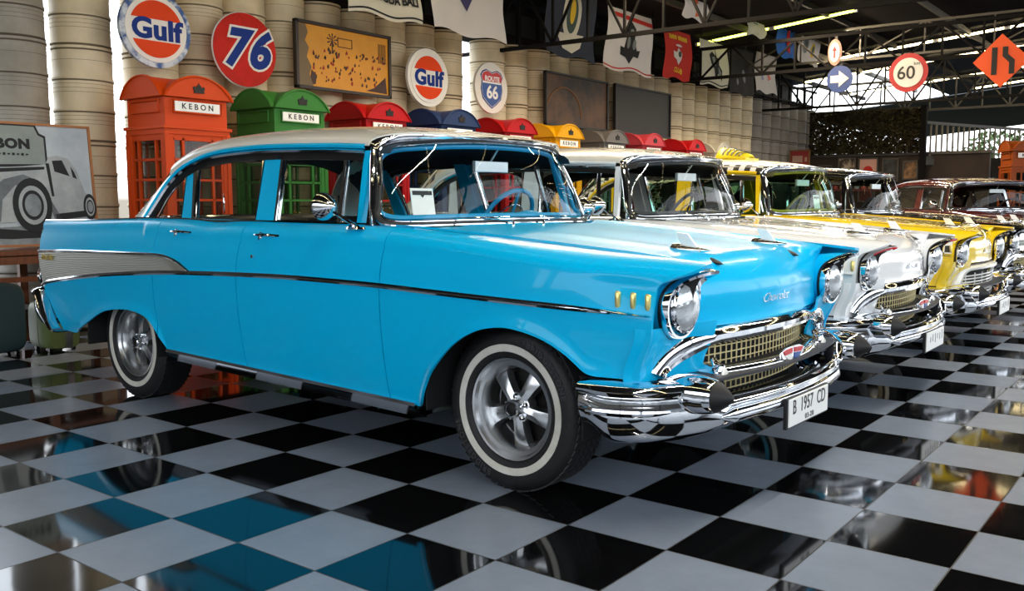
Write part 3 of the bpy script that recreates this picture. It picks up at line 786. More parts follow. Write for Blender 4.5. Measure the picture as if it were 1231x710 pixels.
        def band(z0, z1, off, nm, mt, th=.012, tab=rl):
            m = MB(); rows = []
            for k_, (x, z) in enumerate(tab):
                a_ = tab[max(k_ - 1, 0)]; b_ = tab[min(k_ + 1, len(tab) - 1)]; tx, tz = b_[0] - a_[0], b_[1] - a_[1]; L = sqrt(tx * tx + tz * tz)
                nx_, nz_ = tz / L, -tx / L     # towards roof outside
                if nz_ < 0 and abs(nz_) > .3: nx_, nz_ = -nx_, -nz_
                if nz_ <= .3 and nx_ > 0: nx_, nz_ = -nx_, -nz_
                r_ = []
                for d_, o_ in ((z0, off - .004), (z0, off + .004), ((z0 + z1) / 2, off + th), (z1, off + .004), (z1, off - .004)):
                    zz = z + nz_ * d_; r_.append((x + nx_ * d_, s * (gy(zz) + o_), zz))
                rows.append(r_)
            m.grid(rows, flip=s < 0); return m.build(nm, mt, root, smooth=45, solid=.004)
        band(.010, -.012, .008, 'gutter_band', P, .012)
        band(-.013, -.034, .004, 'drip_rail', CHROME, .014)
        band(-.034, -.070, -.006, 'door_header', P if spec.get('bluehdr') else mat('dark window frame metal', '#3a3a3a', .3, .8), .004)
        # pillars
        def post(xb0, xb1, xt0, xt1, zt, nm, mt, d=.035, o=0.):
            m = MB(); zb = 1.062; a4 = []
            for (z, xa, xb) in ((zb, xb0, xb1), (zt, xt0, xt1)):
                y0 = gy(z) - .006 + o; a4.append([(xa, s * y0, z), (xb, s * y0, z), (xb, s * (y0 - d), z), (xa, s * (y0 - d), z)])
            m.grid(a4, closed=True, flip=s < 0); return m.build(nm, mt, root, smooth=0)
        post(-1.668, -1.565, -1.700, -1.610, 1.40, 'centre_pillar', P)
        post(-1.560, -1.515, -1.605, -1.565, 1.40, 'centre_pillar', P, .03, .004)
        post(-1.517, -1.505, -1.567, -1.553, 1.40, 'window_channel', CHROME, .03, .004)
        post(-2.345, -2.235, -2.40, -2.335, 1.375, 'rear_pillar', P)
        post(-2.243, -2.225, -2.343, -2.325, 1.375, 'window_channel', CHROME, .03, .004)
        post(-.897, -.868, -.945, -.905, 1.40, 'front_pillar', P, .03, .004)
        post(-1.040, -1.022, -1.078, -1.060, 1.38, 'vent_window_bar', CHROME, .02, .003)
        # glass panes with chrome frames
        def zt2(x): return interp(-x, [(-p[0], p[1]) for p in RAIL]) - .066
        def pane(pts, nm):
            m = MB(); n = len(pts); m.add([(x, s * (gy(z) - .02), z) for x, z in pts], [tuple(range(n)) if s > 0 else tuple(range(n))[::-1]]); g = m.build(nm, spec.get('glass', DGLASS), root, smooth=0, solid=.004)
            m = MB(); m.tube([(x, s * (gy(z) - .012), z) for x, z in pts], .0065, 6, closed=True); m.build('window_frame', CHROME, g)
        xs_ = lin(-1.50, -1.06, 6); pane([(-1.495, 1.072), (-1.038, 1.072)] + [(x - .02, zt2(x)) for x in reversed(xs_)] + [(-1.54, 1.375)], 'front_door_glass')
        pane([(-1.02, 1.072), (-.905, 1.072), (-.94, zt2(-.96)), (-1.058, zt2(-1.05))], 'vent_window')
        xs_ = lin(-2.28, -1.72, 8); pane([(-2.22, 1.072), (-1.675, 1.072)] + [(x, zt2(x)) for x in reversed(xs_)] + [(-2.30, zt2(-2.31))], 'rear_door_glass')
        pane([(-2.60, 1.072), (-2.35, 1.072), (-2.405, zt2(-2.40)), (-2.47, zt2(-2.47) - .01), (-2.54, 1.185)], 'quarter_glass')
    # ---- windshield
    def ws(u, v):   # u -1..1 across, v 0 base .. 1 top
        au = abs(u); wrap = au ** 3.2
        yb = .785 * (1 - (1 - au) ** 1.25); yt = .672 * (1 - (1 - au) ** 1.15)
        xb = -.600 - .185 * au ** 3.0; xt = xhead(.672 * (1 - (1 - au) ** 1.15)) - .012
        zb = 1.078 - .012 * au ** 2; zt = 1.460 - .040 * au ** 2.2
        y = yb + (yt - yb) * v; x = xb + (xt - xb) * v + .03 * sin(pi * v) * (1 - .5 * au); z = zb + (zt - zb) * v
        return Vector((x, math.copysign(y, u), z))
    def wsr(u, v):
        # rounded corners
        au = abs(u)
        if au > .8:
            k = (au - .8) / .2; lim = sqrt(max(0, 1 - k ** 2.6)); lo, hi = .5 - .5 * (.70 + .30 * lim), .5 + .5 * (.72 + .28 * lim)
            v = lo + (hi - lo) * v
        return ws(u, v)
    m = MB(); us = [sin(pi / 2 * t_) for t_ in lin(-1, 1, 45)]
    m.grid([[wsr(u, v) for v in lin(0, 1, 10)] for u in us]); wsg = m.build('windshield', spec.get('glass', DGLASS), root, smooth=60)
    loop = [wsr(u, 0) for u in us] + [wsr(1, v) for v in lin(.08, .92, 8)] + [wsr(u, 1) for u in reversed(us)] + [wsr(-1, v) for v in lin(.92, .08, 8)]
    # header strip closing the gap between roof lip and glass
    m = MB(); rows = []
    for j in range(NA):
        a_ = pi * j / (NA - 1); e_ = Vector(roof_front[j]); w_ = wsr(max(-1, min(1, cos(a_))), 1)
        w_ = w_ + Vector((.006, 0, .004))
        rows.append([e_ + Vector((-.01, 0, .0)), e_ + Vector((.004, 0, -.006)), e_.lerp(w_, .5) + Vector((.008, 0, .004)), w_])
    m.grid(rows); m.build('windshield_header', CHROME, root, smooth=50, solid=.004)
    cc = Vector((-1.3, 0, 1.25))
    def off(p, k, sc): d = (p - cc); return cc + Vector((d.x, d.y * sc, d.z * 1.0)) + Vector((0, 0, k * (1 if p.z > 1.25 else -1)))
    m = MB(); m.tube([off(p, .014, 1.012) + Vector((.004, 0, 0)) for p in loop], .010, 8, closed=True); m.tube([off(p, -.006, .990) + Vector((.006, 0, 0)) for p in loop], .006, 8, closed=True); m.build('windshield_surround', CHROME, root)
    m = MB(); m.tube([off(p, .006, 1.006) + Vector((-.002, 0, 0)) for p in loop], .016, 8, closed=True); m.build('windshield_gasket', BLACK, root)
    m = MB(); m.tube([off(p, -.022, .968) + Vector((-.022, 0, 0)) for p in loop], .014, 8, closed=True); m.build('inner_windshield_trim', I, root)
    # A pillar outer chrome
    for s in (-1, 1):
        m = MB(); m.tube([(-.788, s * .806, 1.058), (-.800, s * .796, 1.12), (-.835, s * .762, 1.24), (-.872, s * .726, 1.345), (-.905, s * .692, 1.415)], .010, 8, ry=.014); m.build('windshield_post', CHROME, root)
    # rear window
    m = MB(); rows = []
    for u in lin(-1, 1, 25):
        au = abs(u); yb = .72 * au ** .9 * (1 if u > 0 else -1); yt = .58 * au ** .9 * (1 if u > 0 else -1)
        rows.append([((-3.16 + .33 * au ** 3) * (1 - v) + (-2.74 + .08 * au ** 3) * v - .05 * sin(pi * v), yb * (1 - v) + yt * v, 1.065 * (1 - v) + 1.42 * v) for v in lin(0, 1, 8)])
    m.grid(rows, flip=True); m.build('rear_window', spec.get('glass', DGLASS), root, smooth=60)
    lp = [r[0] for r in rows] + [p for p in rows[-1][1:-1]] + [r[-1] for r in reversed(rows)] + [p for p in reversed(rows[0][1:-1])]
    m = MB(); m.tube(lp, .014, 8, closed=True); m.build('rear_window_surround', CHROME, root)
    # rear deck and tail
    m = MB(); rows = []
    for j in range(25):
        q = -1 + 2 * j / 24; r_ = []
        for i in range(20):
            x = -2.62 - 1.24 * i / 19; yc = interp(x, YC) - .004; zc = interp(x, ZC)
            drop = (.03 + .09 * sstep(-2.9, -3.86, x)) * (1 - abs(q) ** 5)
            r_.append((x, q * yc, zc - drop))
        x, y, z = r_[-1]
        for zz in (.86, .74, .60, .50): r_.append((x - .02 + (.9 - zz) * .08, y * (1.0 + .02 * (zz < .8)), min(zz, z - .02)))
        rows.append(r_)
    m.grid(rows, flip=False); m.build('trunk_lid', P, root, smooth=60, solid=.01, off=1)
    m = MB(); RB = cr_tab([(-3.63, .935), (-3.80, .940), (-3.93, .90), (-4.0, .78), (-4.03, .4), (-4.04, 0)], 5)
    fb = [(x, -y) for x, y in RB] + [(x, y) for x, y in RB[-2::-1]]; rows = []
    for k, (x, y) in enumerate(fb):
        a_ = fb[max(k - 1, 0)]; b_ = fb[min(k + 1, len(fb) - 1)]; tx, ty = b_[0] - a_[0], b_[1] - a_[1]; L = sqrt(tx * tx + ty * ty); nx, ny = -ty / L, tx / L
        tp = sstep(-3.62, -3.85, x); zt = .36 + .25 * tp; zb = .345 + .02 * tp
        rows.append([(x + nx * o_, y + ny * o_, zt + (zb - zt) * v_) for o_, v_ in SEC])
    m.grid(rows); m.build('rear_bumper', CHROME, root, smooth=45, solid=.006)
    for s in (-1, 1):
        m = MB(); m.lathe([(0, .06), (-.05, .055), (-.08, .03), (-.085, 0)], (-3.86, s * .84, .68), 'x', 20); m.build('tail_lamp', CHROME, root)
        m = MB(); m.lathe([(-.05, .045), (-.09, .035), (-.10, 0)], (-3.86, s * .84, .70), 'x', 20); m.build('lens', REDLENS, root)
    # ---- wheels and underside
    wh = spec.get('wheel_a', (-pi / 2 + .05, pi / 2 + .1))
    for s in (-1, 1):
        add_wheel(root, 0, s * .70, s, P, wh[0], D > 1 and s < 0)
        add_wheel(root, -2.921, s * .70, s, P, wh[1], False)
    m = MB()
    m.box((-1.45, 0, .315), (1.95, 1.66, .06)); m.box((-1.5, 0, .31), (4.3, .95, .10)); m.box((.25, 0, .42), (.8, .9, .2)); m.box((-3.5, 0, .50), (.35, 1.4, .12))
    m.tube([(0, -.6, .335), (0, .6, .335)], .04, 8); m.tube([(-2.921, -.6, .335), (-2.921, .6, .335)], .05, 8)
    m.build('underbody', DARKM, root, smooth=0)
    for xa, rr in ((.02, .40), (-2.90, .39)):
        for s in (-1, 1):
            m = MB(); rows = []
            for k in range(21):
                a_ = -.1 + (pi + .2) * k / 20; rows.append([(xa + rr * cos(a_), s * .52, .335 + rr * sin(a_)), (xa + rr * cos(a_), s * .885, min(.335 + rr * sin(a_), .71))])
            m.grid(rows); m.add([rows[k][0] for k in range(21)], [tuple(range(21))]); m.build('wheel_housing', DARKM, root, solid=.008)
    # ---- interior
    m = MB(); rows = []
    for x in lin(-.69, -.90, 6):
        rows.append([(x, y, 1.055 - .02 * (y / .75) ** 2 - .03 * sstep(-.74, -.90, x)) for y in lin(-.74, .74, 19)])
    rows.append([(-.93, y, .95) for y in lin(-.74, .74, 19)]); rows.append([(-.88, y, .78) for y in lin(-.74, .74, 19)])
    m.grid(rows, flip=True)
    m.tube([(-.90, .20, 1.03), (-.86, .30, 1.062), (-.85, .38, 1.07), (-.86, .46, 1.062), (-.90, .56, 1.03)], [.02, .05, .055, .05, .02], 10)
    m.build('dashboard', I, root, smooth=60)
    c = Vector((-1.05, .41, 1.055)); ax = Vector((-.86, 0, .50)).normalized(); e1 = Vector((0, 1, 0)); e2 = ax.cross(e1).normalized(); rw = .205
    m = MB(); m.tube([c + e1 * rw * cos(a_) + e2 * rw * sin(a_) for a_ in lin(0, 2 * pi, 65)[:-1]], [.0125 + .0012 * (k % 2) for k in range(64)], 8, closed=True)
    for a_ in (R(20), R(160), R(270)): m.tube([c - ax * .03, c + (e1 * cos(a_) + e2 * sin(a_)) * rw], .008, 6)
    m.tube([c - ax * .25, c - ax * .01], .022, 10); sw = m.build('steering_wheel', I, root)
    m = MB(); m.tube([c - ax * .012 + e1 * .12 * cos(a_) + e2 * .12 * sin(a_) for a_ in lin(R(-200), R(20), 20)], .004, 6); m.lathe([(0, .03), (.01, .02), (.012, 0)], (c.x, c.y, c.z), 'x', 14); m.build('horn_ring', CHROME, sw)
    SEAT = spec.get('seat', mat('charcoal seat vinyl', '#17181b', .5))
    for xb, nm in ((-1.62, 'front_seat'), (-2.55, 'rear_seat')):
        m = MB(); rows = []
        for y in lin(-.66, .66, 21):
            k = 1 - .12 * abs(y / .66) ** 6
            rows.append([(xb + .52, y, .42), (xb + .52, y, .62), (xb + .46, y, .68), (xb + .10, y, .66), (xb - .02, y, .98 * k + .08 * k), (xb - .07, y, 1.085 * k), (xb - .13, y, 1.06 * k), (xb - .10, y, .42)])
        m.grid(rows); m.add(rows[0], [tuple(range(8))[::-1]]); m.add(rows[-1], [tuple(range(8))]); st = m.build(nm, SEAT, root, smooth=50)
    for s in (-1, 1):
        m = MB(); m.box((-1.55, s * .815, .72), (1.9, .02, .62))
        m.box((-1.5, s * .79, 1.045), (1.95, .03, .03)); m.build('door_trim_panel', I, root, smooth=0)
    m = MB(); rows = []
    for x in lin(-2.66, -.80, 16):
        zr = min(interp(-x, [(-p[0], p[1]) for p in RAIL]), 1.43) - .035; zc = interp(x, CZ) - .035
        rows.append([(x, (gy(zr) - .03) * cos(a_) , zr + (zc - zr) * sin(a_) ** .8) for a_ in lin(0, pi, 17)])
    m.grid(rows); m.build('headliner', mat(P.name + ' headliner', spec.get('headl', (.01, .03, .05, 1)), .8), root, smooth=60, solid=.004)
    m = MB(); m.box((-2.92, 0, 1.035), (.55, 1.4, .02)); m.build('parcel_shelf', SEAT, root, smooth=0)
    # interior mirror
    m = MB(); m.box((-.80, -.0, 1.345), (.025, .22, .055), rz=R(-8)); m.tube([(-.80, 0, 1.37), (-.75, 0, 1.43)], .006, 6); m.build('rear_view_mirror', mat('bright mirror back', '#dfe3e6', .25, .5), root, smooth=0, bevel=.012)
    # wipers
    for ya, yb_ in ((-.46, -.10), (.14, .56)):
        def gp(y, v, o): u = math.copysign(1 - (1 - abs(y) / .785) ** .8, y); return ws(u, v) + Vector((o, 0, .002))
        m = MB(); b = gp(yb_ if ya < 0 else ya, .0, .035) + Vector((0, 0, -.012)); m.lathe([(-.02, .010), (.004, .009), (.010, .003)], tuple(b), 'z', 10)
        m.tube([b + Vector((0, 0, .006)), gp((ya + yb_) / 2, .03, .022)], .0035, 6); m.tube([gp(y, .035, .010) for y in lin(ya, yb_, 8)], .0045, 6)
        m.build('wiper', CHROME, root)
    return root, made

def place(root, x, y, th): root.location = (x, y, 0); root.rotation_euler = (0, 0, th)
BX, BY, BTH = -.407, .978, R(-.93)
def from_blue(dx, dy, dth):
    c, s = cos(BTH), sin(BTH); return BX + c * dx - s * dy, BY + s * dx + c * dy, BTH + R(dth)
BLUE = mat('turquoise blue car paint', '#00b4e8', .3, coat=.25, spec=.12)
INB = mat('turquoise interior', '#0c93c4', .45)
ROOFW = mat('ivory roof paint', '#dedace', .25, coat=.8)
blue, bm_ = build_car('vintage_car', 'turquoise blue four-door 1950s sedan with ivory roof, nearest the camera', dict(paint=BLUE, roof=ROOFW, inner=INB, detail=2, plate=('B  1957  CD', '03-28')))
place(blue, BX, BY, BTH)
# ---------------- the cars parked behind
PEARL = mat('white car paint', '#e9ebec', .22, coat=1.0)
white, _ = build_car('vintage_car', 'white 1950s sedan with twin hood ornaments, parked second, right beside the blue one', dict(paint=PEARL, roof=ROOFW, inner=mat('dark grey interior', '#2a2c2e', .5), headl=(.02, .02, .02, 1), plate=None, blank_plate=True, red_reflection=True, wheel_a=(.3, .7)))
place(white, *from_blue(-.095, 2.219, 1.38))
YEL = mat('taxi yellow paint', '#e8c70c', .24, coat=1.0)
CHK = mat('chequered taxi roof', '#b3a98d', .3, coat=.6)
def checker_nodes(m, s, band):
    t = m.node_tree; b = t.nodes['Principled BSDF']; co = t.nodes.new('ShaderNodeTexCoord'); ck = t.nodes.new('ShaderNodeTexChecker'); ck.inputs['Scale'].default_value = s
    ck.inputs[1].default_value = (.012, .012, .012, 1); ck.inputs[2].default_value = (.75, .75, .72, 1); t.links.new(co.outputs['Object'], ck.inputs[0])
    if band is None: t.links.new(ck.outputs[0], b.inputs['Base Color']); return
    sx = t.nodes.new('ShaderNodeSeparateXYZ'); t.links.new(co.outputs['Object'], sx.inputs[0]); lt = t.nodes.new('ShaderNodeMath'); lt.operation = 'LESS_THAN'; lt.inputs[1].default_value = band; t.links.new(sx.outputs[2], lt.inputs[0])
    mx = t.nodes.new('ShaderNodeMixRGB'); t.links.new(lt.outputs[0], mx.inputs[0]); mx.inputs[1].default_value = b.inputs['Base Color'].default_value; t.links.new(ck.outputs[0], mx.inputs[2]); t.links.new(mx.outputs[0], b.inputs['Base Color'])
checker_nodes(CHK, 19, 1.522)
CHK2 = mat('chequered taxi panel', '#d9d2ba', .3, coat=.6); checker_nodes(CHK2, 20, None)
yellow, _ = build_car('vintage_taxi', 'yellow 1950s taxi with chequered roof band and white grille, parked third', dict(paint=YEL, roof=CHK, inner=mat('olive taxi interior', '#a8921a', .5), headl=(.05, .045, .01, 1), grille='bars', glass=TGLASS, plate=None, blank_plate=True, wheel_a=(.2, .9)))
place(yellow, *from_blue(-.148, 4.465, 1.6))
for s in (-1, 1):
    m = MB(); rows = []
    for x in lin(.16, .70, 12): rows.append([(x, s * (side_y(x, z) + .004), z) for z in lin(.79, .90, 5)])
    m.grid(rows, flip=s > 0); m.build('chequered_panel', CHK2, yellow, solid=.003)
m = MB(); rows = []
TS = lambda x: -1.46 + (x + 1.53) * .72
for x, w_, h_ in ((-1.76, .02, .03), (-1.74, .10, .11), (-1.70, .13, .145), (-1.58, .14, .13), (-1.46, .13, .10), (-1.34, .10, .06), (-1.30, .06, .02)):
    rows.append([(TS(x), w_ * 1.2 * cos(a_), 1.578 + h_ * .75 * sin(a_)) for a_ in lin(0, pi, 13)])
m.grid(rows); m.box((-1.46, 0, 1.566), (.34, .30, .03)); ts = m.build('taxi_sign', mat('taxi sign yellow', '#f0d40f', .35), yellow, smooth=50, solid=.004)
m = MB()
for x in (-1.62, -1.56, -1.50, -1.44, -1.39):
    h_ = interp(x, [(-1.70, .145), (-1.58, .13), (-1.46, .10), (-1.34, .06)]); w_ = .165
    m.grid([[(TS(x) + dx + .01 * sin(a_), w_ * cos(a_) * 1.01, 1.580 + h_ * .775 * sin(a_)) for a_ in lin(.3, pi - .3, 9)] for dx in (-.009, .009)])
m.build('black_stripe', BLACK, ts, solid=.004)
NOIR = mat('black car paint', '#060709', .15, coat=1.0)
black, _ = build_car('vintage_car', 'glossy black 1950s sedan with chrome windshield frame, parked fourth, behind the yellow taxi', dict(paint=NOIR, roof=NOIR, inner=mat('black interior', '#0c0c0d', .5), headl=(.01, .01, .01, 1), plate=None, blank_plate=True, wheel_a=(.5, .1)))
place(black, *from_blue(-.22, 6.72, 1.6))
MAR = mat('dark maroon paint', '#4a0a0c', .18, coat=1.0)
red, _ = build_car('vintage_car', 'dark maroon 1950s sedan angled towards the camera, farthest right in the row', dict(paint=MAR, roof=MAR, inner=mat('maroon interior', '#2a0c0c', .5), headl=(.02, .01, .01, 1), wheel_a=(.5, .1)))
place(red, -.35, 11.74, R(-42))

# ---------------- phone booths along the wall
PANE = glass('booth pane glass', (.72, .74, .70, 1))
def arch(w, rise, n=14):
    """half width w, rise; circular segment points from -w to w"""
    r = (w * w + rise * rise) / (2 * rise); a0 = math.asin(w / r)
    return [(r * sin(a_), r * cos(a_) - (r - rise)) for a_ in lin(-a0, a0, n)]
def booth(loc, label, col, shade_col=None, rz=0, group='vintage phone booths'):
    """front face looks +x; local origin at the floor centre"""
    P = mat('booth paint ' + col, col, .45, coat=0, bump=.06, bscale=30, spec=.2)
    t = thing('phone_booth', label, 'phone booth', loc, rz, group)
    w, H = .31, 2.256
    m = MB(); m.box((0, 0, .06), (.70, .70, .12)); m.box((0, 0, .17), (.655, .655, .10)); 
    for sx_ in (-1, 1):
        for sy_ in (-1, 1): m.box((sx_ * .275, sy_ * .275, .98), (.07, .07, 1.55)); m.box((sx_ * .298, sy_ * .298, .98), (.04, .04, 1.55))
    m.box((0, 0, 1.765), (.63, .63, .05)); m.build('cabinet', P, t, smooth=0, bevel=.004)
    # header box with segmental pediments
    m = MB(); m.box((0, 0, 1.80), (.66, .66, .03)); m.box((0, 0, 1.94), (.60, .60, .30)); m.build('header_box', P, t, smooth=0, bevel=.004)
    ar = arch(.335, .20)
    m = MB(); rows = []
    ped = [(-.335, 0)] + ar + [(.335, 0)]
    for s in (-1, 1):
        pts = [(-.335, -.0)] + ar + [(.335, -.0)]
        pts = pts[1:-1]
        m.poly([(a_ * s, b_) for a_, b_ in pts][::1], .03 * 1, org=(s * .315, 0, 2.055), U=(0, s, 0), V=(0, 0, 1))
        m.poly([(a_ * s, b_) for a_, b_ in pts], .03, org=(0, s * .315, 2.055), U=(-s, 0, 0), V=(0, 0, 1))
    m.build('pediment', P, t, smooth=0, bevel=.005)
    # groin roof from two crossing vaults
    ai = arch(.325, .188, 15)
    m = MB(); m.grid([[(x, y, 2.055 + z) for y, z in ai] for x in (-.325, .325)], flip=False); m.grid([[(x, y, 2.055 + z) for x, z in ai] for y in (-.325, .325)], flip=True); m.build('roof', P, t, smooth=40)
    # raised pediment mouldings and crown on each face, name plates
    for k in range(4):
        rot = Matrix.Rotation(k * pi / 2, 3, 'Z')
        F = lambda p: rot @ p
        m = MB(); m.tube([(.350, y, 2.055 + z * .99) for y, z in arch(.325, .190, 20)], .009, 6); m.tube([(.318, y, z) for y, z in ((-.235, 1.93), (.235, 1.93), (.235, 2.03), (-.235, 2.03))], .008, 6, closed=True); m.xf(F); m.build('pediment_moulding', P, t)
        if k == 0:
            cr_ = [(-.045, 0), (-.058, .035), (-.04, .045), (-.03, .028), (-.018, .05), (0, .064), (.018, .05), (.03, .028), (.04, .045), (.058, .035), (.045, 0)]
            m = MB(); m.poly(cr_, .008, org=(.345, 0, 2.115)); m.box((.349, 0, 2.108), (.01, .10, .012)); m.tube([(.349, 0, 2.17), (.349, 0, 2.19)], .004, 5); m.xf(F); m.build('crown', mat('dark bronze emblem', '#1c1714', .5, .3), t, smooth=0)
        if k == 0:
            m = MB(); m.box((.315, 0, 1.982), (.012, .43, .085)); m.xf(F); pl = m.build('name_plate', WHITEP, t, smooth=0)
            m = MB(); put_text(m, 'KEBON', .068, (.3225, 0, 1.982), (0, 1, 0), (0, 0, 1), spacing=1.6, bold=.001); m.xf(F); m.build('name_letters', mat('dark lettering', '#1a1614', .6), pl, smooth=0)
        # glazed side or door
        m = MB()
        for y in (-.235, -.14, .14, .235): m.box((.290, y, 1.0), (.03, .022, 1.42))
        for i in range(9): m.box((.290, 0, .30 + .175 * i), (.03, .47, .020))
        m.box((.286, 0, .26), (.03, .48, .10)); m.box((.286, 0, 1.735), (.03, .48, .05)); m.xf(F)
        dr = m.build('door' if k == 0 else 'side_frame', P, t, smooth=0)
        m = MB(); m.box((.284, 0, 1.0), (.006, .47, 1.40)); m.xf(F); m.build('glazing', PANE, dr, smooth=0)
        if k == 0:
            m = MB(); m.tube([(.315, .215, 1.05), (.335, .215, 1.08), (.335, .215, 1.20), (.315, .215, 1.23)], .008, 6); m.build('handle', CHROME, dr)
    return t
BO = [(-5.82, 2.08, '#cf4408', 'orange phone booth with white name plate, nearest the camera at the left'),
      (-5.86, 3.22, '#35772f', 'green phone booth between the orange booth and a red one'),
      (-6.0, 4.50, '#b00a12', 'red phone booth standing between the green and the navy booths'),
      (-5.87, 5.53, '#22365f', 'navy blue phone booth between two red booths'),
      (-6.0, 6.84, '#b00a12', 'red phone booth standing between the navy and the yellow booths'),
      (-6.0, 7.93, '#e2a300', 'yellow phone booth rising behind the white car roof'),
      (-6.02, 9.18, '#6e6b69', 'dark grey phone booth between the yellow and pink booths'),
      (-5.9, 10.10, '#c2404a', 'dusty pink phone booth just right of the grey booth'),
      (-6.0, 11.72, '#c3161d', 'bright red phone booth, the one right of the pink booth'),
      (-6.0, 12.78, '#c9c4b4', 'off-white phone booth at the far end of the row')]
for x, y, c_, lb in BO: booth((x, y, 0), lb, c_)
booth((-1.05, 15.1, 0), 'distant orange phone booth at the right edge, far behind the maroon car', '#8f4210', rz=R(-62))

# ---------------- round signs on the drum wall (face +x)
def disc(m, x, y, z, r, th=.03, mi=0): m.lathe([(0, 0.0001), (0, r), (th, r), (th, .0001)], (x, y, z), 'x', 56, mi=mi)
def seg(m, x, y, z, r, a_lo, a_hi, th, mi=0):   # circular segment (chord to arc)
    pts = [(r * cos(a_), r * sin(a_)) for a_ in lin(a_lo, a_hi, 24)]; m.poly(pts, th, org=(x, y, z), mi=mi)
SX = -6.20
ORS = mat('orange sign enamel', '#e04208', .45, spec=.15); NAVY = mat('navy sign enamel', '#0c2f7e', .45, spec=.15); WORN = mat('worn blue white rim', '#27508f', .45, col2='#c9d0d6', noise_amt=.08, nscale=9)
CRM = mat('off-white sign enamel', '#e6e1d6', .4); REDW = mat('worn red sign enamel', '#cc1f0e', .45, col2='#b01a0a', noise_amt=.2, nscale=7, spec=.15)
def gulf(y, z, r, rim, label):
    t = thing('round_sign', label, 'sign', (SX, y, z - r), 0, 'round oil company signs'); 
    def T_(m, nm, mt, s=35): return m.xf(lambda p: Vector((p.x, p.y, p.z + r))).build(nm, mt, t, smooth=s)
    m = MB(); disc(m, 0, 0, 0, r, .04); T_(m, 'rim', rim)
    m = MB(); disc(m, .036, 0, 0, r * .86, .012); T_(m, 'white_field', CRM)
    m = MB(); seg(m, .049, 0, 0, r * .74, R(20), R(160), .004); T_(m, 'upper_orange_segment', ORS, 0)
    m = MB(); seg(m, .049, 0, 0, r * .74, R(205), R(335), .004); T_(m, 'lower_orange_segment', ORS, 0)
    m = MB(); put_text(m, 'Gulf', r * .72, (.052, 0, -.03 * r), (0, 1, 0), (0, 0, 1), bold=r * .028, spacing=1.05, depth=.006, xs=1.08); T_(m, 'lettering', NAVY, 0)
gulf(2.11, 2.725, .345, WORN, 'large round orange Gulf sign with worn blue rim, above the orange booth')
gulf(5.63, 2.675, .35, CRM, 'round orange Gulf sign with plain cream rim, above the navy booth')
t = thing('round_sign', 'round red 76 sign with blue numerals, above the green booth', 'sign', (SX, 3.05, 2.665 - .36), 0, 'round oil company signs')
m = MB(); disc(m, 0, 0, .36, .36, .04); m.build('disc', REDW, t); m = MB(); m.tube([(.02, .355 * cos(a_), .36 + .355 * sin(a_)) for a_ in lin(0, 2 * pi, 49)[:-1]], .014, 6, closed=True); m.build('rim', CRM, t)
def sign_text(t, txt, size, y, z, x0, mt_out, mt_in, out, inn, xs=1, shear=0, spacing=1):
    m = MB(); put_text(m, txt, size, (x0, y, z), (0, 1, 0), (0, 0, 1), bold=out, depth=.006, xs=xs, shear=shear, spacing=spacing); m.build('numeral_outline', mt_out, t, smooth=0)
    m = MB(); put_text(m, txt, size, (x0 + .007, y, z), (0, 1, 0), (0, 0, 1), bold=inn, depth=.006, xs=xs, shear=shear, spacing=spacing); m.build('numerals', mt_in, t, smooth=0)
sign_text(t, '76', .50, .0, .355, .043, CRM, NAVY, .040, .018, xs=.98, shear=.28, spacing=1.12)
t = thing('round_sign', 'cream round sign bearing a Route 66 shield, right of the second Gulf sign', 'sign', (SX, 6.82, 2.67 - .33), 0, 'round oil company signs')
m = MB(); disc(m, 0, 0, .33, .33, .04); m.build('disc', CRM, t)
sh = [(-.17, .19), (-.10, .215), (0, .185), (.10, .215), (.17, .19), (.205, .14), (.18, .08), (.20, -.02), (.17, -.13), (.08, -.20), (0, -.245), (-.08, -.20), (-.17, -.13), (-.20, -.02), (-.18, .08), (-.205, .14)]
m = MB(); m.poly([(a_ * 1.1, b_ * 1.1) for a_, b_ in sh], .004, org=(.041, 0, .33)); m.build('shield_outline', NAVY, t, smooth=0)
m = MB(); m.poly([(a_ * 1.03, b_ * 1.03) for a_, b_ in sh], .004, org=(.044, 0, .33)); m.build('shield_border', WHITEP, t, smooth=0)
m = MB(); m.poly([p for p in sh if p[1] > .07], .004, org=(.047, 0, .33)); m.build('red_field', REDP, t, smooth=0)
m = MB(); m.poly([p for p in sh if p[1] < .05] + [(-.185, .055), (.185, .055)][::-1] if 0 else [(-.188, .055), (.188, .055), (.20, -.02), (.17, -.13), (.08, -.20), (0, -.245), (-.08, -.20), (-.17, -.13), (-.20, -.02)][::-1], -.004, org=(.051, 0, .33)); m.build('blue_field', BLUEP, t, smooth=0)
m = MB(); put_text(m, 'ROUTE', .088, (.054, 0, .445), (0, 1, 0), (0, 0, 1), bold=.003, xs=1.05); put_text(m, '66', .235, (.054, 0, .265), (0, 1, 0), (0, 0, 1), bold=.006); m.build('shield_lettering', WHITEP, t, smooth=0)

for o in [q for q in bpy.data.objects if q.name.startswith('round_sign')]:
    m = MB(); m.box((-.105, 0, .34), (.22, .05, .05)); m.build('wall_bracket', STEEL, o, smooth=0)
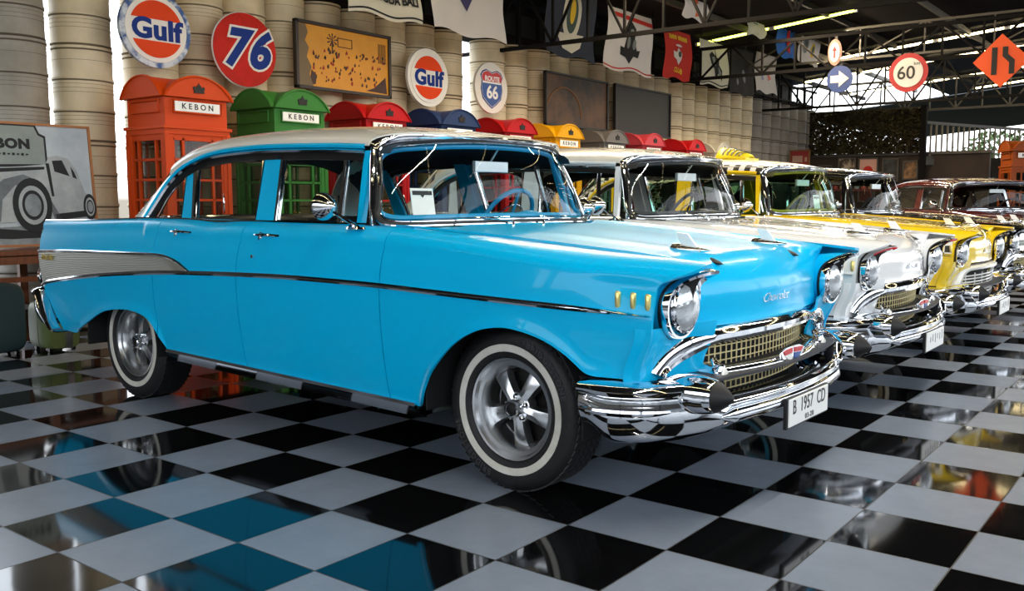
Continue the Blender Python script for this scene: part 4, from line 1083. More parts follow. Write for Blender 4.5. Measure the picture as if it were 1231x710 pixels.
# ---------------- framed pictures on the wall
def framed(y0, y1, z0, z1, x, label, artmat, frmat, fw=.035):
    t = thing('framed_picture', label, 'picture', (x, (y0 + y1) / 2, z0), 0, 'framed pictures on the drum wall'); w = y1 - y0; h = z1 - z0
    m = MB()
    for sy_ in (-1, 1): m.box((-.055, sy_ * w * .3, h * .6), (.13, .04, .04))
    m.build('wall_bracket', STEEL, t, smooth=0)
    m = MB(); m.box((.02, 0, h / 2), (.03, w - .02, h - .02)); a_ = m.build('artwork', artmat, t, smooth=0)
    m = MB()
    for s in (-1, 1): m.box((.03, s * (w / 2 - fw / 2), h / 2), (.06, fw, h)); m.box((.03, 0, h / 2 + s * (h / 2 - fw / 2)), (.06, w, fw))
    m.build('frame', frmat, t, smooth=0, bevel=.004); return t, w, h
AMB = mat('amber printed panel', '#dd9a12', .4, col2='#c98408', noise_amt=.3, nscale=4)
t, w, h = framed(3.70, 5.06, 2.37, 3.09, -6.26, 'wide framed amber poster with scattered tiny figures, right of the 76 sign', AMB, mat('dark brown frame', '#2a1c10', .4))
m = MB(); pts = [(-.65, -.32), (-.45, -.32), (-.50, -.2), (-.47, -.12), (-.53, -.02), (-.50, .08), (-.55, .15), (-.51, .24), (-.54, .32), (-.65, .32)]
m.poly(pts, .004, org=(.036, 0, h / 2)); m.build('worn_patch', mat('tarnished brown backing', '#6b5636', .35, .3), t, smooth=0)
m = MB(); n = MB()
for i in range(95):
    y = rnd.uniform(-.44, .60); z = rnd.uniform(-.27, .10) if i < 78 else rnd.uniform(.02, .10); s_ = rnd.uniform(.010, .022); k = m if rnd.random() < .7 else n
    q = rnd.uniform(-.4, .4)
    k.poly([(-s_ * .4 + q * s_, -s_), (s_ * .5, -s_ * .8), (s_ * .6, .2 * s_), (s_ * .2 + q * s_, s_ * 1.3), (-s_ * .3, s_ * .9), (-s_ * .7, 0)], .004, org=(.036, y, h / 2 + z))
for i in range(9):
    a_ = i * 2 * pi / 9; m.poly([(0, 0), (.075 * cos(a_), .075 * sin(a_)), (.07 * cos(a_ + .25), .07 * sin(a_ + .25))], .003, org=(.036, -.18, h / 2 + .20))
m.box((.038, -.18, h / 2 + .13), (.004, .012, .12)); m.box((.038, 0, h / 2 + .235), (.004, .2, .008)); m.box((.038, 0, h / 2 + .14), (.004, .2, .008)); m.box((.038, -.1, h / 2 + .19), (.004, .008, .1)); m.box((.038, .1, h / 2 + .19), (.004, .008, .1))
for i in range(5): m.box((.038, .5 + .025 * i, h / 2 + .14), (.004, .009, .22))
m.poly([(.30, -.30), (.62, -.31), (.60, -.12), (.50, -.2), (.42, -.26)], .003, org=(.036, 0, h / 2)); m.poly([(-.5, -.31), (-.42, -.30), (-.40, -.2), (-.47, -.15)], .003, org=(.036, 0, h / 2))
fg = m.build('printed_figures', mat('dark brown print', '#3a1c0c', .5), t, smooth=0); fg['kind'] = 'stuff'
fg = n.build('printed_figures', mat('red print', '#9c2414', .5), t, smooth=0); fg['kind'] = 'stuff'
DKA = mat('dark rust brown relief', '#1d130c', .5, col2='#5a3a1c', noise_amt=.12, nscale=2.2, bump=.6, bscale=6)
t, w, h = framed(8.11, 9.76, 2.285, 3.06, -6.28, 'large dark rusty brown relief panel, left one of the two dark panels', DKA, mat('near black frame', '#16110d', .45), .03)
m = MB(); m.tube([(.03, -.35 + .45 * cos(a_), .15 + .42 * sin(a_)) for a_ in lin(0, pi, 20)], .02, 6); m.build('raised_arc', mat('ochre relief', '#6a4520', .6), t)
framed(9.97, 11.79, 2.285, 3.07, -6.28, 'plain blackish panel, right one of the two dark panels', mat('blackened panel', '#14110e', .5, col2='#221b15', noise_amt=.2, nscale=3), mat('near black frame', '#16110d', .45), .03)

# ---------------- banners and flags
def flag(y0, y1, z0, z1, x, label, col, decals=(), amp=.03, seed=0, hem=None, col2=None, narrow=0.):
    t = thing('flag', label, 'flag', (x, (y0 + y1) / 2, z0), 0, 'club flags hanging above the wall'); w, h = y1 - y0, z1 - z0
    def wv(p):
        u = p.y / w; v = p.z / h
        k = 1 - narrow * (1 - v) if narrow > 0 else 1 + narrow * v
        return Vector((p.x + amp * .55 * (1.2 - v) * (sin(7 * u + seed * 2.1) + .45 * sin(17 * u + seed + 2 * v)) * .6 + .02 * sin(5 * v + seed), p.y * k + .015 * sin(6 * v + seed), p.z - .025 * (1 - v) * sin(3 * u * pi + seed) + .03 * v * 0))
    m = MB(); m.grid([[(0, -w / 2 + w * i / 32, h * j / 16) for j in range(17)] for i in range(33)]); m.xf(wv); m.build('cloth', col, t, smooth=80, solid=.003)
    if hem: m = MB(); m.grid([[(.006, -w / 2 + w * i / 32, .03 + .02 * j) for j in range(2)] for i in range(33)]); m.xf(wv); m.build('hem_stripe', hem, t, solid=.002)
    for nm, mt, shapes in decals:
        m = MB()
        for sh_ in shapes:
            if sh_[0] == 'poly': m.poly(sh_[1], .004, org=(.010 + (sh_[2] if len(sh_) > 2 else 0), 0, h / 2))
            elif sh_[0] == 'text': put_text(m, sh_[1], sh_[2], (.018, sh_[3], h / 2 + sh_[4]), (0, 1, 0), (0, 0, 1), bold=.004)
            elif sh_[0] == 'ell': m.poly([(sh_[1] + sh_[3] * cos(a_), sh_[2] + sh_[4] * sin(a_)) for a_ in lin(0, 2 * pi, 25)[:-1]], .004, org=(.010 + (sh_[5] if len(sh_) > 5 else 0), 0, h / 2))
        m.xf(wv); m.build(nm, mt, t, smooth=0)
    m = MB(); m.tube([(0, -w / 2 - .03, h + .015), (0, w / 2 + .03, h + .015)], .010, 6)
    for sy_ in (-1, 1): m.tube([(0, sy_ * (w / 2 - .02), h + .01), (0, sy_ * (w / 2 - .02), roof_z(x) - z0 + .01)], .005, 5)
    m.build('hanging_cord', STEEL, t)
    return t
CW = mat('white flag cloth', '#d6cfc8', .8, bump=.1, bscale=200); CW2 = mat('cream flag cloth', '#cfc8b4', .8); CN = mat('navy flag cloth', '#232a3a', .8); CR = mat('red flag cloth', '#c3261b', .8); CK = mat('charcoal flag cloth', '#1f1b1d', .8); CBL = mat('blue flag cloth', '#1a5fb4', .8)
CSK = mat('sky blue cloth', '#5b86bd', .8); INK = mat('black flag print', '#1a181b', .8); YLW = mat('yellow flag print', '#e2b822', .8); PNK = mat('orange flag print', '#cf5a2c', .8); GRP = mat('grey flag print', '#7b7f7c', .8); GRN = mat('dark green print', '#3d4f47', .8); PUR = mat('purple print', '#3b3560', .8)
XB = -5.72
flag(3.98, 5.07, 3.16, 3.85, XB, 'cream banner lettered in black, above the amber poster', CW2, [('lettering', INK, [('text', 'PENGDA BALI', .13, .08, -.13)])], .02, 1, INK)
flag(5.25, 6.56, 3.17, 4.05, XB, 'large white flag with blue top band and yellow shield, leftmost flag', CW, [('blue_band', CSK, [('poly', [(.0, .10), (.66, .16), (.66, .44), (.0, .44)], 0)]), ('shield', PUR, [('poly', [(-.22, .30), (.08, .30), (.10, .05), (-.04, -.14), (-.20, .02)], .004)]), ('shield_centre', YLW, [('poly', [(-.15, .28), (.02, .28), (.03, .09), (-.05, 0.02), (-.13, .08)], .010)])], .035, 2)
flag(7.44, 8.62, 3.18, 4.12, XB, 'navy flag with pale oval emblem, seen through the dark truss', CN, [('pale_oval', CW2, [('ell', 0, .12, .21, .37), ('poly', [(-.32, -.15), (-.2, -.34), (0, -.41), (.2, -.34), (.30, -.15)], 0)]), ('oval_centre', GRN, [('ell', 0, .12, .13, .26, .006)]), ('gold_figure', YLW, [('ell', 0, .16, .06, .17, .012)])], .02, 3)
flag(8.88, 10.27, 3.16, 4.05, XB, 'white flag with dark warrior-like crest and red hem, right of the navy flag', CW, [('dark_emblem', INK, [('poly', [(-.12, .22), (0, .30), (.13, .20), (.10, .05), (.20, -.12), (.30, -.10), (.26, -.22), (.12, -.22), (0, -.34), (-.12, -.24), (-.28, -.20), (-.30, -.08), (-.18, -.10), (-.14, .05)])]), ('grey_detail', GRP, [('ell', -.08, -.02, .05, .09, .006), ('ell', .10, -.04, .05, .08, .006), ('ell', 0, .14, .06, .05, .006)]), ('red_band', CR, [('poly', [(-.5, .33), (.68, .30), (.68, .36), (-.5, .39)])])], .03, 4, CR, narrow=-.1)
flag(10.62, 11.53, 3.22, 4.0, XB, 'bright red flag with yellow lettering and small white emblem', CR, [('lettering', YLW, [('poly', [(-.30 + .052 * i + (.04 if i > 4 else 0), .235), (-.265 + .052 * i + (.04 if i > 4 else 0), .235), (-.262 + .052 * i + (.04 if i > 4 else 0), .305 - .02 * (i % 2)), (-.305 + .052 * i + (.04 if i > 4 else 0), .31)]) for i in range(11)] + [('text', 'CLUB', .11, .02, -.27)]), ('emblem', CW, [('poly', [(-.2, .05), (-.08, .02), (-.02, .10), (.10, .02), (.08, -.08), (.02, -.18), (-.06, -.10), (-.18, -.05)]), ('ell', 0, .14, .10, .02)]), ('emblem_centre', GRN, [('ell', .02, 0, .05, .05, .006)])], .02, 5)
flag(11.9, 12.98, 3.24, 4.0, XB, 'cream flag with grey winged crest, right of the bright red flag', CW2, [('dark_emblem', INK, [('poly', [(-.20, .14), (-.10, .20), (.02, .14), (.02, .26), (.05, .12), (.14, .12), (.10, .0), (.22, -.08), (.24, -.26), (.08, -.14), (.0, -.26), (-.06, -.1), (-.16, -.02)])]), ('grey_detail', GRP, [('poly', [(-.14, .10), (-.04, .12), (-.02, -.05), (-.10, .0)], .006), ('poly', [(.06, -.04), (.18, -.12), (.16, -.2), (.06, -.14)], .006)])], .03, 6, INK)
flag(13.04, 14.10, 3.19, 4.03, XB, 'charcoal flag with small pale skull-like mark, between two cream flags', CK, [('pale_mark', GRP, [('ell', .05, -.06, .07, .12), ('ell', -.25, -.22, .04, .06)])], .02, 7)
flag(14.18, 15.18, 3.33, 4.08, XB, 'white flag with a small blue and a small red mark, rightmost of the low flags', CW, [('blue_mark', BLUEP, [('poly', [(-.22, .05), (-.12, .08), (-.10, -.12), (-.18, -.14)])]), ('red_mark', REDP, [('poly', [(.12, .08), (.20, .0), (.26, -.10), (.14, -.12)])])], .025, 8)
flag(13.17, 14.05, 3.80, 4.38, -4.86, 'bright blue flag with a tilted red and white figure', CBL, [('red_figure', CR, [('poly', [(-.02, .25), (.06, .24), (.16, -.02), (.14, -.22), (.06, -.16), (.0, .05)])]), ('white_detail', CW, [('poly', [(.04, .04), (.10, .0), (.12, -.14), (.07, -.12)], .006)])], .02, 9)
flag(14.2, 15.25, 3.82, 4.40, -4.86, 'white flag with two small grey and yellow emblems, right of the blue flag', CW, [('grey_emblem', GRP, [('ell', -.22, .05, .12, .14)]), ('yellow_emblem', YLW, [('ell', .16, -.02, .10, .14)]), ('dark_centre', GRN, [('ell', .16, -.02, .05, .09, .006), ('ell', -.22, .05, .05, .07, .006)])], .02, 10)
flag(9.68, 10.45, 3.93, 4.22, -4.86, 'small white flag with orange figure, high up under the roof', CW, [('orange_figure', PNK, [('poly', [(-.06, .14), (.08, .14), (.12, -.08), (.04, -.12), (.0, 0)])])], .02, 11)
flag(11.90, 12.65, 4.0, 4.24, -4.86, 'small cream flag with grey wedge mark, beside the yellow green light', CW2, [('grey_wedge', GRP, [('poly', [(-.1, .11), (.08, .1), (.04, -.1)])])], .02, 12)
flag(8.0, 8.7, 3.98, 4.2, -4.86, 'small pale flag half hidden by the truss, above the navy flag', CW2, [('grey_mark', GRP, [('ell', 0, 0, .1, .07)])], .02, 13)

# ---------------- road signs hanging on the truss (they face -y)
def road(x, z, label, build, y=11.66):
    t = thing('road_sign', label, 'road sign', (x, y, z), 0, 'road signs on the truss'); build(t)
    m = MB(); m.box((0, .045, .0), (.04, .03, .5)); m.build('bracket', GREYS, t, smooth=0); return t
def rdisc(t, nm, r, yoff, mt, sx_=1.): m = MB(); m.lathe([(0, .0001), (0, r), (-.012, r), (-.012, .0001)], (0, yoff, 0), 'y', 48); m.xf(lambda p: Vector((p.x * sx_, p.y, p.z))); return m.build(nm, mt, t)
def rpoly(t, nm, pts, yoff, mt, parent=None): m = MB(); m.poly(pts, .006, org=(0, yoff, 0), U=(1, 0, 0), V=(0, 0, 1)); return m.build(nm, mt, t, smooth=0)
def rtext(t, nm, txt, size, x, z, yoff, mt, **k): m = MB(); put_text(m, txt, size, (x, yoff, z), (1, 0, 0), (0, 0, 1), **k); return m.build(nm, mt, t, smooth=0)
RR = mat('road sign red', '#b5151d', .45); RW_ = mat('road sign white', '#dfdcd8', .45); RO = mat('road sign orange', '#ee5413', .45); RBL = mat('road sign blue', '#1e3f83', .45)
def s60(t): rdisc(t, 'red_ring', .285, 0, RR); rdisc(t, 'white_field', .215, -.010, RW_); rtext(t, 'numerals', '60', .27, -.03, -.01, -.026, BLACK, bold=.003); rtext(t, 'unit_letters', 'km', .075, .125, .125, -.026, BLACK)
road(-2.12, 3.10, 'round red-rimmed 60 km speed limit sign on the truss', s60)
def sar(t): rdisc(t, 'blue_disc', .205, 0, RBL); rpoly(t, 'arrow', [(-.145, -.055), (-.01, -.055), (-.01, -.125), (.15, 0), (-.01, .125), (-.01, .055), (-.145, .055)], -.015, RW_)
road(-3.16, 3.085, 'round blue sign with a white arrow pointing right', sar)
def ssm(t): rdisc(t, 'red_ring', .20, 0, mat('faded pink rim', '#c98a7c', .5), .55); rdisc(t, 'white_field', .15, -.010, RW_, .55); rpoly(t, 'red_arrow', [(-.012, -.09), (.012, -.09), (.012, .02), (.035, .02), (0, .09), (-.035, .02), (-.012, .02)], -.02, RR)
road(-3.25, 3.50, 'small round pinkish sign seen edge-on above the blue arrow sign', ssm)
def sdi(t):
    rpoly(t, 'diamond_panel', [(0, -.375), (.375, 0), (0, .375), (-.375, 0)], 0, RO)
    rpoly(t, 'left_bar', [(-.125, -.19), (-.055, -.19), (-.055, .19), (-.125, .19)], -.01, BLACK)
    rpoly(t, 'kinked_bar', [(.105, -.19), (.175, -.19), (.175, .0), (.085, .09), (.085, .19), (.015, .19), (.015, .06), (.105, -.03)], -.01, BLACK)
road(-.85, 3.165, 'orange diamond road sign with two black bars, one kinked', sdi)

# ---------------- painting on its table, suitcases
WOOD = mat('brown varnished wood', '#7a4423', .45, col2='#5b3018', noise_amt=.2, nscale=4, stretch=(1, 8, 1))
t = thing('wooden_table', 'brown wooden table under the car painting, at the left edge', 'table', (-6.0, .62, 0))
m = MB(); m.box((0, 0, .755), (.50, 1.75, .035)); m.build('table_top', WOOD, t, smooth=0, bevel=.004)
m = MB(); m.box((.23, 0, .70), (.025, 1.65, .06)); m.box((.23, 0, .55), (.025, 1.65, .04)); m.box((-.23, 0, .70), (.025, 1.65, .06)); m.build('apron', WOOD, t, smooth=0)
for sx_ in (-1, 1):
    for y_ in (-.8, .25, .82): m = MB(); m.box((sx_ * .215, y_, .37), (.05, .06, .74)); m.build('leg', WOOD, t, smooth=0)
m = MB(); m.box((0, 0, .30), (.40, 1.6, .02)); m.build('lower_shelf', mat('dark shelf wood', '#26180f', .6), t, smooth=0)
t = thing('car_painting', 'grey charcoal painting of an old car in a thin wooden frame, standing on the table', 'painting', (-6.10, .70, .80))
lean = lambda p: Vector((p.x - p.z * .09, p.y, p.z))
SKYP = mat('pale grey painted sky', '#a9b5bb', .6, col2='#c7ced0', noise_amt=.2, nscale=4); CH1 = mat('charcoal stroke', '#17191b', .7); CH2 = mat('mid grey paint', '#6d7477', .7, col2='#9aa1a3', noise_amt=.25, nscale=9); CH3 = mat('light grey paint', '#b9bdbb', .7, col2='#8f9698', noise_amt=.25, nscale=7)
W2, H2 = 1.5, .995
def pp(px, py): return ((.76 + px * .00667) - .70, (H2 - (py - 156) * .0074))
def paint(nm, mt, polys, lift):
    m = MB()
    for pl_ in polys: m.poly([pp(*q) for q in pl_], .003, org=(.012 + lift, 0, 0))
    m.xf(lean); return m.build(nm, mt, cv, smooth=0)
m = MB(); m.box((0, 0, H2 / 2), (.02, W2, H2)); m.xf(lean); cv = m.build('canvas', SKYP, t, smooth=0)
m = MB()
for s in (-1, 1): m.box((.005, s * W2 / 2, H2 / 2), (.035, .02, H2 + .02)); m.box((.005, 0, H2 / 2 + s * H2 / 2), (.035, W2, .02))
m.xf(lean); m.build('frame', mat('orange wood frame', '#a8682e', .45), t, smooth=0)
def ell(cx_, cy_, rx, ry, a0=0, a1=2 * pi, n=28): return [(cx_ + rx * cos(a_), cy_ - ry * sin(a_)) for a_ in lin(a0, a1, n)][:-1 if abs(a1 - a0 - 2 * pi) < .01 else None]
paint('painted_ground', CH2, [[(-120, 275), (100, 265), (104, 288), (-120, 294)]], 0)
paint('painted_ground_shadow', CH1, [[(-60, 268), (20, 274), (60, 276), (100, 268), (98, 273), (50, 282), (0, 283), (-60, 280)]], .002)
paint('billboard_outline', CH1, [[(-90, 157), (38, 157), (42, 166), (49, 169), (49, 203), (-90, 207)]], .001)
paint('billboard', mat('pale sage grey paint', '#97a09a', .7, col2='#858e88', noise_amt=.25, nscale=6), [[(-90, 159), (36, 159), (40, 168), (46.5, 171), (46.5, 200), (-90, 204)]], .003)
paint('car_body', CH3, [[(-80, 214), (-20, 206), (20, 203), (46, 200), (50, 192), (60, 190), (74, 193), (84, 208), (92, 232), (102, 236), (100, 258), (60, 264), (40, 262), (-80, 270)]], .005)
paint('car_window', CH1, [[(54, 196), (66, 195), (74, 213), (56, 208)], [(76, 202), (80, 208), (83, 216), (78, 214)], [(46, 199), (50, 199), (53, 236), (50, 236)], [(-30, 207), (44, 203), (44, 206), (-30, 212)]], .007)
paint('front_fender', mat('dark grey paint', '#4d5356', .7, col2='#7b8285', noise_amt=.25, nscale=9), [[(-30, 262), (-25, 235), (-5, 218), (18, 212), (38, 220), (48, 240), (58, 258), (62, 264), (52, 264), (44, 240), (30, 224), (8, 224), (-8, 240), (-12, 264)]], .009)
paint('running_board', CH1, [[(52, 256), (92, 252), (92, 259), (54, 263)]], .009)
for nm, (cx_, cy_, rx, ry) in {'painted_front_wheel': (26, 246, 23, 30), 'painted_rear_wheel': (96, 248, 8, 15)}.items():
    paint(nm, CH1, [ell(cx_, cy_, rx, ry)], .011); paint('painted_rim', CH3, [ell(cx_, cy_, rx * .72, ry * .72)], .013); paint('painted_hub', CH1, [ell(cx_, cy_, rx * .55, ry * .55)], .015); paint('painted_hubcap', CH2, [ell(cx_, cy_, rx * .42, ry * .42)], .017)
m = MB(); c0 = pp(-1, 179); put_text(m, 'KEBON', .105, (.021, c0[0], c0[1]), (0, 1, 0), (0, 0, 1), bold=.006, spacing=1.1, xs=1.1); c0 = pp(-1, 190); [m.box((.022, c0[0] + .035 * (i - 5), c0[1]), (.003, .018, .012 + .008 * (i % 2))) for i in range(11)]; m.xf(lean); m.build('painted_lettering', CH1, cv, smooth=0)
def suitcase(loc, label, w, h, d, col, band=None):
    t = thing('suitcase', label, 'suitcase', loc, 0, 'old suitcases by the table'); P = mat('suitcase ' + col, col, .5, bump=.2, bscale=60)
    m = MB(); rows = []
    for xx, k in ((-d / 2, .93), (-d / 2 + .02, .985), (-.01, 1.0), (-.008, .985), (.008, .985), (.01, 1.0), (d / 2 - .02, .985), (d / 2, .93)):
        r_ = []
        for i in range(40):
            a_ = 2 * pi * i / 40; n_ = 6.; cx_ = math.copysign(abs(cos(a_)) ** (2 / n_), cos(a_)); sz = math.copysign(abs(sin(a_)) ** (2 / n_), sin(a_)); r_.append((xx, cx_ * w / 2 * k, h / 2 + .02 + sz * h / 2 * k))
        rows.append(r_)
    m.grid(rows, closed=True, flip=False); m.add(rows[0], [tuple(range(40))]); m.add(rows[-1], [tuple(range(40))[::-1]]); m.build('shell', P, t, smooth=40)
    m = MB(); m.tube([(0, -.08, h + .018), (0, -.07, h + .05), (0, .07, h + .05), (0, .08, h + .018)], .010, 8); m.build('handle', BLACK, t)
    for sy_ in (-1, 1):
        for sx_ in (-1, 1): m = MB(); m.lathe([(-.012, .02), (.012, .02), (.012, .0001)], (sx_ * d * .32, sy_ * w * .36, .02), 'y', 14); m.lathe([(-.012, .0001), (-.012, .02)], (sx_ * d * .32, sy_ * w * .36, .02), 'y', 14); m.build('caster', BLACK, t)
    if band: m = MB(); m.box((d / 2 + .002, .03, h / 2 + .02), (.008, .05, h * .93)); m.build('band', band, t, smooth=0)
    return t
suitcase((-5.62, .33, 0), 'dark teal upright suitcase standing by the table, at the left edge', .50, .53, .24, '#1c3236')
suitcase((-5.545, .79, 0), 'small olive green suitcase with a silver band, behind the rear bumper', .24, .36, .34, '#5d6b3a', SATIN)

# ---------------- far end of the hall
EW = mat('dark brown end wall', '#2c211a', .8, col2='#40332a', noise_amt=.3, nscale=2)
m = MB(); m.box((-4.35, 18.9, 1.12), (4.0, .15, 2.24)); struct(m.build('wall_end', EW, smooth=0))
m = MB(); m.box((-4.35, 18.84, 2.27), (4.1, .18, .06)); struct(m.build('trim_12', GREYS, smooth=0))
# framed foliage screen over the end wall
t = thing('garden_screen', 'framed screen of dense brown-green foliage under the roof, at the far end', 'screen', (-5.0, 18.7, 2.31))
m = MB()
for x in (-1.30, 0.0, 1.30): m.box((x, 0, .48), (.05, .06, .98))
for z in (.02, .96): m.box((0, 0, z), (2.65, .06, .05))
m.build('frame', mat('dark timber frame', '#2a2119', .6), t, smooth=0)
LEAFB = mat('brown green leaves', '#33291b', .7, col2='#4f4a2a', noise_amt=.2, nscale=5)
LEAFG = mat('bright green leaves', '#5d7f2c', .6, col2='#87a63d', noise_amt=.25, nscale=2)
LEAFD = mat('dark green leaves', '#2f4219', .6, col2='#4b6324', noise_amt=.25, nscale=2)
def leaves(m, n, fn, s0, s1):
    for i in range(n):
        c = fn(); s_ = rnd.uniform(s0, s1); q = Matrix.Rotation(rnd.uniform(0, 6.28), 3, 'Z') @ Matrix.Rotation(rnd.uniform(-1.2, 1.2), 3, 'X') @ Matrix.Rotation(rnd.uniform(0, 6.28), 3, 'Z')
        pts = [q @ Vector(p) * s_ + Vector(c) for p in ((-1, 0, 0), (-.3, .42, .08), (.4, .36, .08), (1, 0, 0), (.4, -.36, .08), (-.3, -.42, .08))]
        m.add(pts, [(0, 1, 2, 3, 4, 5)])
m = MB(); leaves(m, 15000, lambda: (rnd.uniform(-1, 1) * 1.3, rnd.uniform(-.10, .16), rnd.uniform(0, 1) ** 1.3 * .95), .035, .058); f_ = m.build('foliage', LEAFB, t, smooth=0); f_['kind'] = 'stuff'
# pale slatted balcony right of the screen
t = thing('balcony_fence', 'pale slatted balcony fence receding at the right of the foliage screen', 'fence', (-3.65, 18.6, 2.05))
m = MB()
for i in range(22): m.box((.075 * i, .18 * i, .50), (.035, .04, .78))
m.build('slat', mat('weathered slat', '#7c7464', .7), t, smooth=0)['kind'] = 'stuff'
m = MB(); m.bar((0, 0, .12), (1.6, 3.85, .12), .06); m.bar((0, 0, .88), (1.6, 3.85, .88), .06); m.bar((0, 0, .02), (1.6, 3.85, .02), .12, .14); m.build('rail', GREYS, t, smooth=0)
m = MB(); m.box((-3.67, 18.55, 1.65), (.12, .12, 3.3)); struct(m.build('trim_13', STEEL, smooth=0))
m = MB(); m.box((-2.2, 20.6, 1.1), (2.0, .1, 2.2)); struct(m.build('wall_right_end', mat('dim storage wall', '#1d1815', .8), smooth=0))
# things standing in front of the end wall
def flatpanel(name, label, cat, x, y, z, w, h, mt, extra=None, d=.04, group=None):
    t = thing(name, label, cat, (x, y, z), 0, group); m = MB(); m.box((0, 0, h / 2), (w, d, h)); m.build('panel', mt, t, smooth=0)
    m = MB()
    for s in (-1, 1): m.box((s * w / 2, -.01, h / 2), (.03, d + .02, h)); m.box((0, -.01, h / 2 + s * h / 2), (w + .03, d + .02, .03))
    m.build('edge_frame', BLACK if extra is None else extra, t, smooth=0); return t
flatpanel('poster', 'pale pink poster with red round shape on the end wall', 'poster', -4.92, 18.76, 1.72, .42, .46, mat('pale pink poster', '#d2a090', .6), GREYS)
m = MB(); m.lathe([(0, .0001), (0, .11), (-.01, .11), (-.01, .0001)], (0, -.03, .18), 'y', 20); m.build('red_shape', CR, bpy.data.objects['poster'])
flatpanel('poster', 'cream poster with dark vertical shapes, left of the pink poster', 'poster', -5.42, 18.76, 1.70, .40, .50, mat('cream poster', '#b9a890', .6, col2='#3a2c24', noise_amt=.06, nscale=5), GREYS)
for i, (x_, z_, w_, h_, c_, lb) in enumerate(((-5.95, 1.62, .30, .42, '#6b5a48', 'faded brown notice left of the cream poster'), (-4.42, 1.66, .34, .50, '#3c4648', 'dark grey-green picture right of the pink poster'), (-3.98, 1.70, .30, .40, '#a87c52', 'tan framed picture next to the dark post on the end wall'), (-4.95, 1.20, .36, .36, '#5a1c18', 'dark red square board below the pink poster'), (-4.40, 1.16, .42, .34, '#8b8272', 'grey beige board low on the end wall'))):
    flatpanel('poster', lb, 'poster', x_, 18.78, z_, w_, h_, mat('poster ' + c_, c_, .6, col2='#241a14', noise_amt=.12, nscale=6), GREYS)
t = flatpanel('shop_sign', 'small red sign with pale lettering at the end of the drum wall', 'sign', -6.10, 17.55, 2.00, .44, .34, mat('faded red board', '#8a2626', .6), mat('dull wood edge', '#7a4a2a', .6))
m = MB(); m.box((-.05, -.026, .15), (.24, .01, .15)); m.box((.15, -.026, .14), (.05, .01, .10)); m.build('pale_field', mat('faded pale sign print', '#a98a7a', .6), t, smooth=0)
m = MB(); m.box((0, .045, -.85), (.04, .04, 2.3)); m.build('post', STEEL, t, smooth=0)
t = thing('display_rack', 'long low dark red display rack in front of the end wall', 'rack', (-5.2, 17.9, 0))
m = MB()
for z in (.5, 1.0, 1.45): m.box((0, 0, z), (1.9, .4, .04))
m.build('shelf', mat('dark red shelf', '#5a1c1c', .6), t, smooth=0)
for x in (-.93, .93):
    for y_ in (-.17, .17): m = MB(); m.box((x, y_, .75), (.04, .04, 1.5)); m.build('post', GREYS, t, smooth=0)
for i in range(11):
    h_ = rnd.uniform(.14, .26); m = MB(); r_ = rnd.uniform(.04, .06)
    m.lathe([(0, .0001), (0, r_), (h_ * .6, r_), (h_ * .8, r_ * .45), (h_, r_ * .4), (h_, .0001)], (0, 0, 0), 'z', 12)
    c_ = ('#8c2a20', '#b9a47a', '#3b2c22', '#6d7a78')[i % 4]; o = m.build('jar', mat('jar ' + c_, c_, .4)); o.location = (-6.0 + .16 * i, 17.85, 1.472); tag(o, 'small jar on top of the red display rack, the %s from its left end' % ORD[i], 'jar', 'jars on the display rack')
t = flatpanel('cabinet', 'tall navy blue cabinet between the drums and the far rack', 'cabinet', -6.05, 16.55, 0, .06, 2.0, mat('navy cabinet paint', '#1a3350', .5), None, .7)
t = thing('bar_stool', 'dark upholstered armchair standing behind the black car', 'chair', (-2.75, 15.4, 0)); 
m = MB(); rows = []
for x_ in lin(-.42, .42, 9):
    k = 1 - .25 * abs(x_ / .42) ** 3; rows.append([(x_, -.3, .15), (x_, -.32, .42), (x_, .15, .45), (x_, .22, 1.25 * k), (x_, .36, 1.22 * k), (x_, .38, .15)])
m.grid(rows, flip=True); m.add(rows[0], [tuple(range(6))]); m.add(rows[-1], [tuple(range(6))[::-1]]); m.build('seat', mat('black leather', '#0d0d10', .35, bump=.2, bscale=20), t, smooth=50)
for sx_ in (-1, 1): m = MB(); m.box((sx_ * .46, -.02, .42), (.12, .62, .42)); m.build('armrest', mat('black leather', '#0d0d10', .35), t, smooth=0, bevel=.04)
for sx_ in (-1, 1):
    for sy_ in (-1, 1): m = MB(); m.lathe([(0, .02), (.16, .028)], (sx_ * .34, sy_ * .24 + .03, 0), 'z', 10); m.build('leg', WOOD, t)
t.name = 'armchair'

# ---------------- trees past the open end; unseen right and front walls added for reflections
def tree(x, y, h, r, label, mt, n=1500):
    t = thing('tree', label, 'tree', (x, y, 0), 0, 'trees beyond the hall')
    m = MB(); m.tube([(0, 0, -.1), (.1, .05, h * .3), (.0, .1, h * .6)], [.16, .12, .07], 8)
    for k in range(5):
        a_ = k * 1.26; m.tube([(.05, .05, h * .35), (cos(a_) * r * .6, sin(a_) * r * .6, h * .7)], [.06, .02], 6)
    m.build('trunk', mat('bark', '#3b2e22', .9), t)
    m = MB()
    def rp():
        while 1:
            p = Vector((rnd.uniform(-1, 1), rnd.uniform(-1, 1), rnd.uniform(-1, 1)))
            if p.length < 1: break
        p *= 1 + .25 * noise.noise(p * 2.5 + Vector((x, y, 0))); return (p.x * r, p.y * r, h * .66 + p.z * h * .36)
    leaves(m, n, rp, .10, .20); f_ = m.build('crown', mt, t, smooth=0)
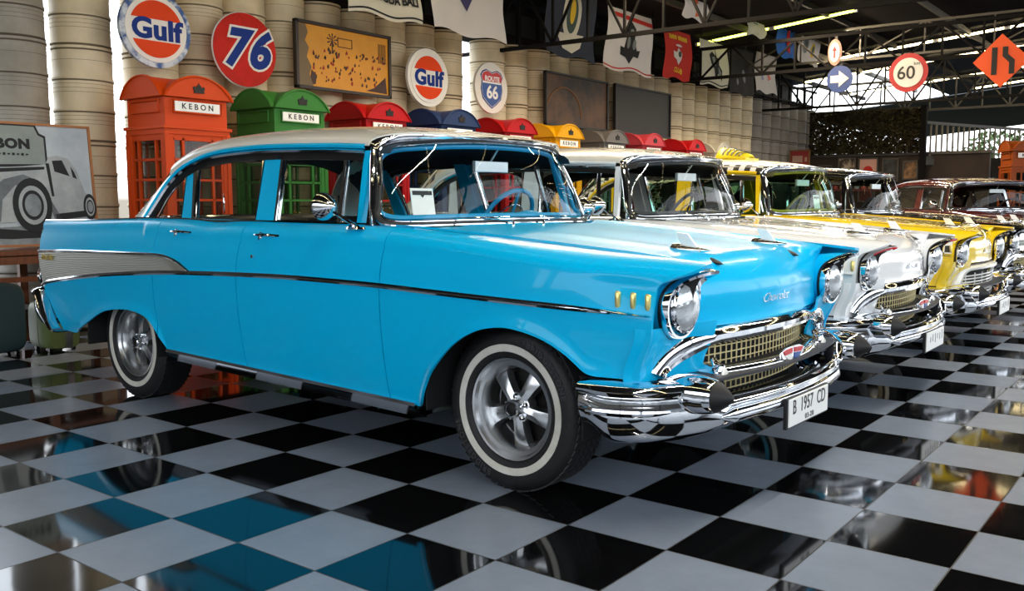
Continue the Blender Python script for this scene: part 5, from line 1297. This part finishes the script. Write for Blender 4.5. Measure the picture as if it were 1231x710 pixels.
for i, (x, y, h, r) in enumerate(((-1.2, 40, 4.6, 2.0), (4.2, 40.5, 5.2, 2.2), (9.6, 41, 4.8, 2.2), (-6.4, 40.5, 4.2, 2.0))):
    tree(x, y, h, r, ['bushy bright green tree far behind the distant orange booth', 'broad green tree outside, right of the distant orange booth', 'round green tree outside, farthest to the right', 'low green tree outside, behind the foliage screen'][i], LEAFG if i % 2 == 0 else LEAFD)
HW = mat('dark plaster outer wall', '#3a352f', .8)
m = MB(); m.box((13.2, 6, 1.2), (.25, 46, 2.4)); struct(m.build('wall_added_right', HW, smooth=0))  # added unseen wall, darkens what the car paint mirrors
m = MB(); m.box((2, -13.5, 1.3), (24, .25, 2.6)); struct(m.build('wall_added_front', HW, smooth=0))  # second added wall, out of view behind the camera
for i, (x, y) in enumerate(((7.9, -8.6), (7.9, -2), (7.9, 5), (7.9, 12), (7.9, 19), (1.5, -8.6), (-5.5, -8.6))):
    m = MB(); m.box((x, y, roof_z(x) / 2), (.2, .2, roof_z(x))); struct(m.build('trim_%d' % (14 + i), STEEL, smooth=0))
# left side wall of the bay (out of frame, seen in reflections)
m = MB(); m.box((-6.9, -5.0, 2.0), (.2, 9.0, 4.0)); struct(m.build('wall_left', HW, smooth=0))

# ---------------- small cards
def car_card(px, py, pz, label, w=.115, h=.15, rz=0.):
    t = thing('info_card', label, 'card', (px, py, pz), rz)
    m = MB(); m.box((0, 0, h / 2), (.003, w, h)); m.xf(lambda p: Vector((p.x - p.z * .15, p.y, p.z))); c_ = m.build('card', WHITEP, t, smooth=0)
    m = MB(); m.box((.003, 0, h * .86), (.002, w * .86, h * .13)); m.poly([(-.014, 0), (0, -.014), (.014, 0)], .001, org=(.0022, 0, h * .80)); m.xf(lambda p: Vector((p.x - p.z * .15, p.y, p.z))); m.build('header_band', BLACK, c_, smooth=0)
    return t
def b2w(x, y, z, dx=0, dy=0): 
    c, s = cos(BTH), sin(BTH); x += dx; y += dy; return (BX + c * x - s * y, BY + s * x + c * y, z)
car_card(*b2w(-.80, -.47, 1.075), 'white card with black header band leaning inside the blue car windshield', .15, .155)
car_card(*b2w(-.80 - .12, 4.465 + .30, 1.085), 'white card behind the yellow taxi windshield', .15, .15)
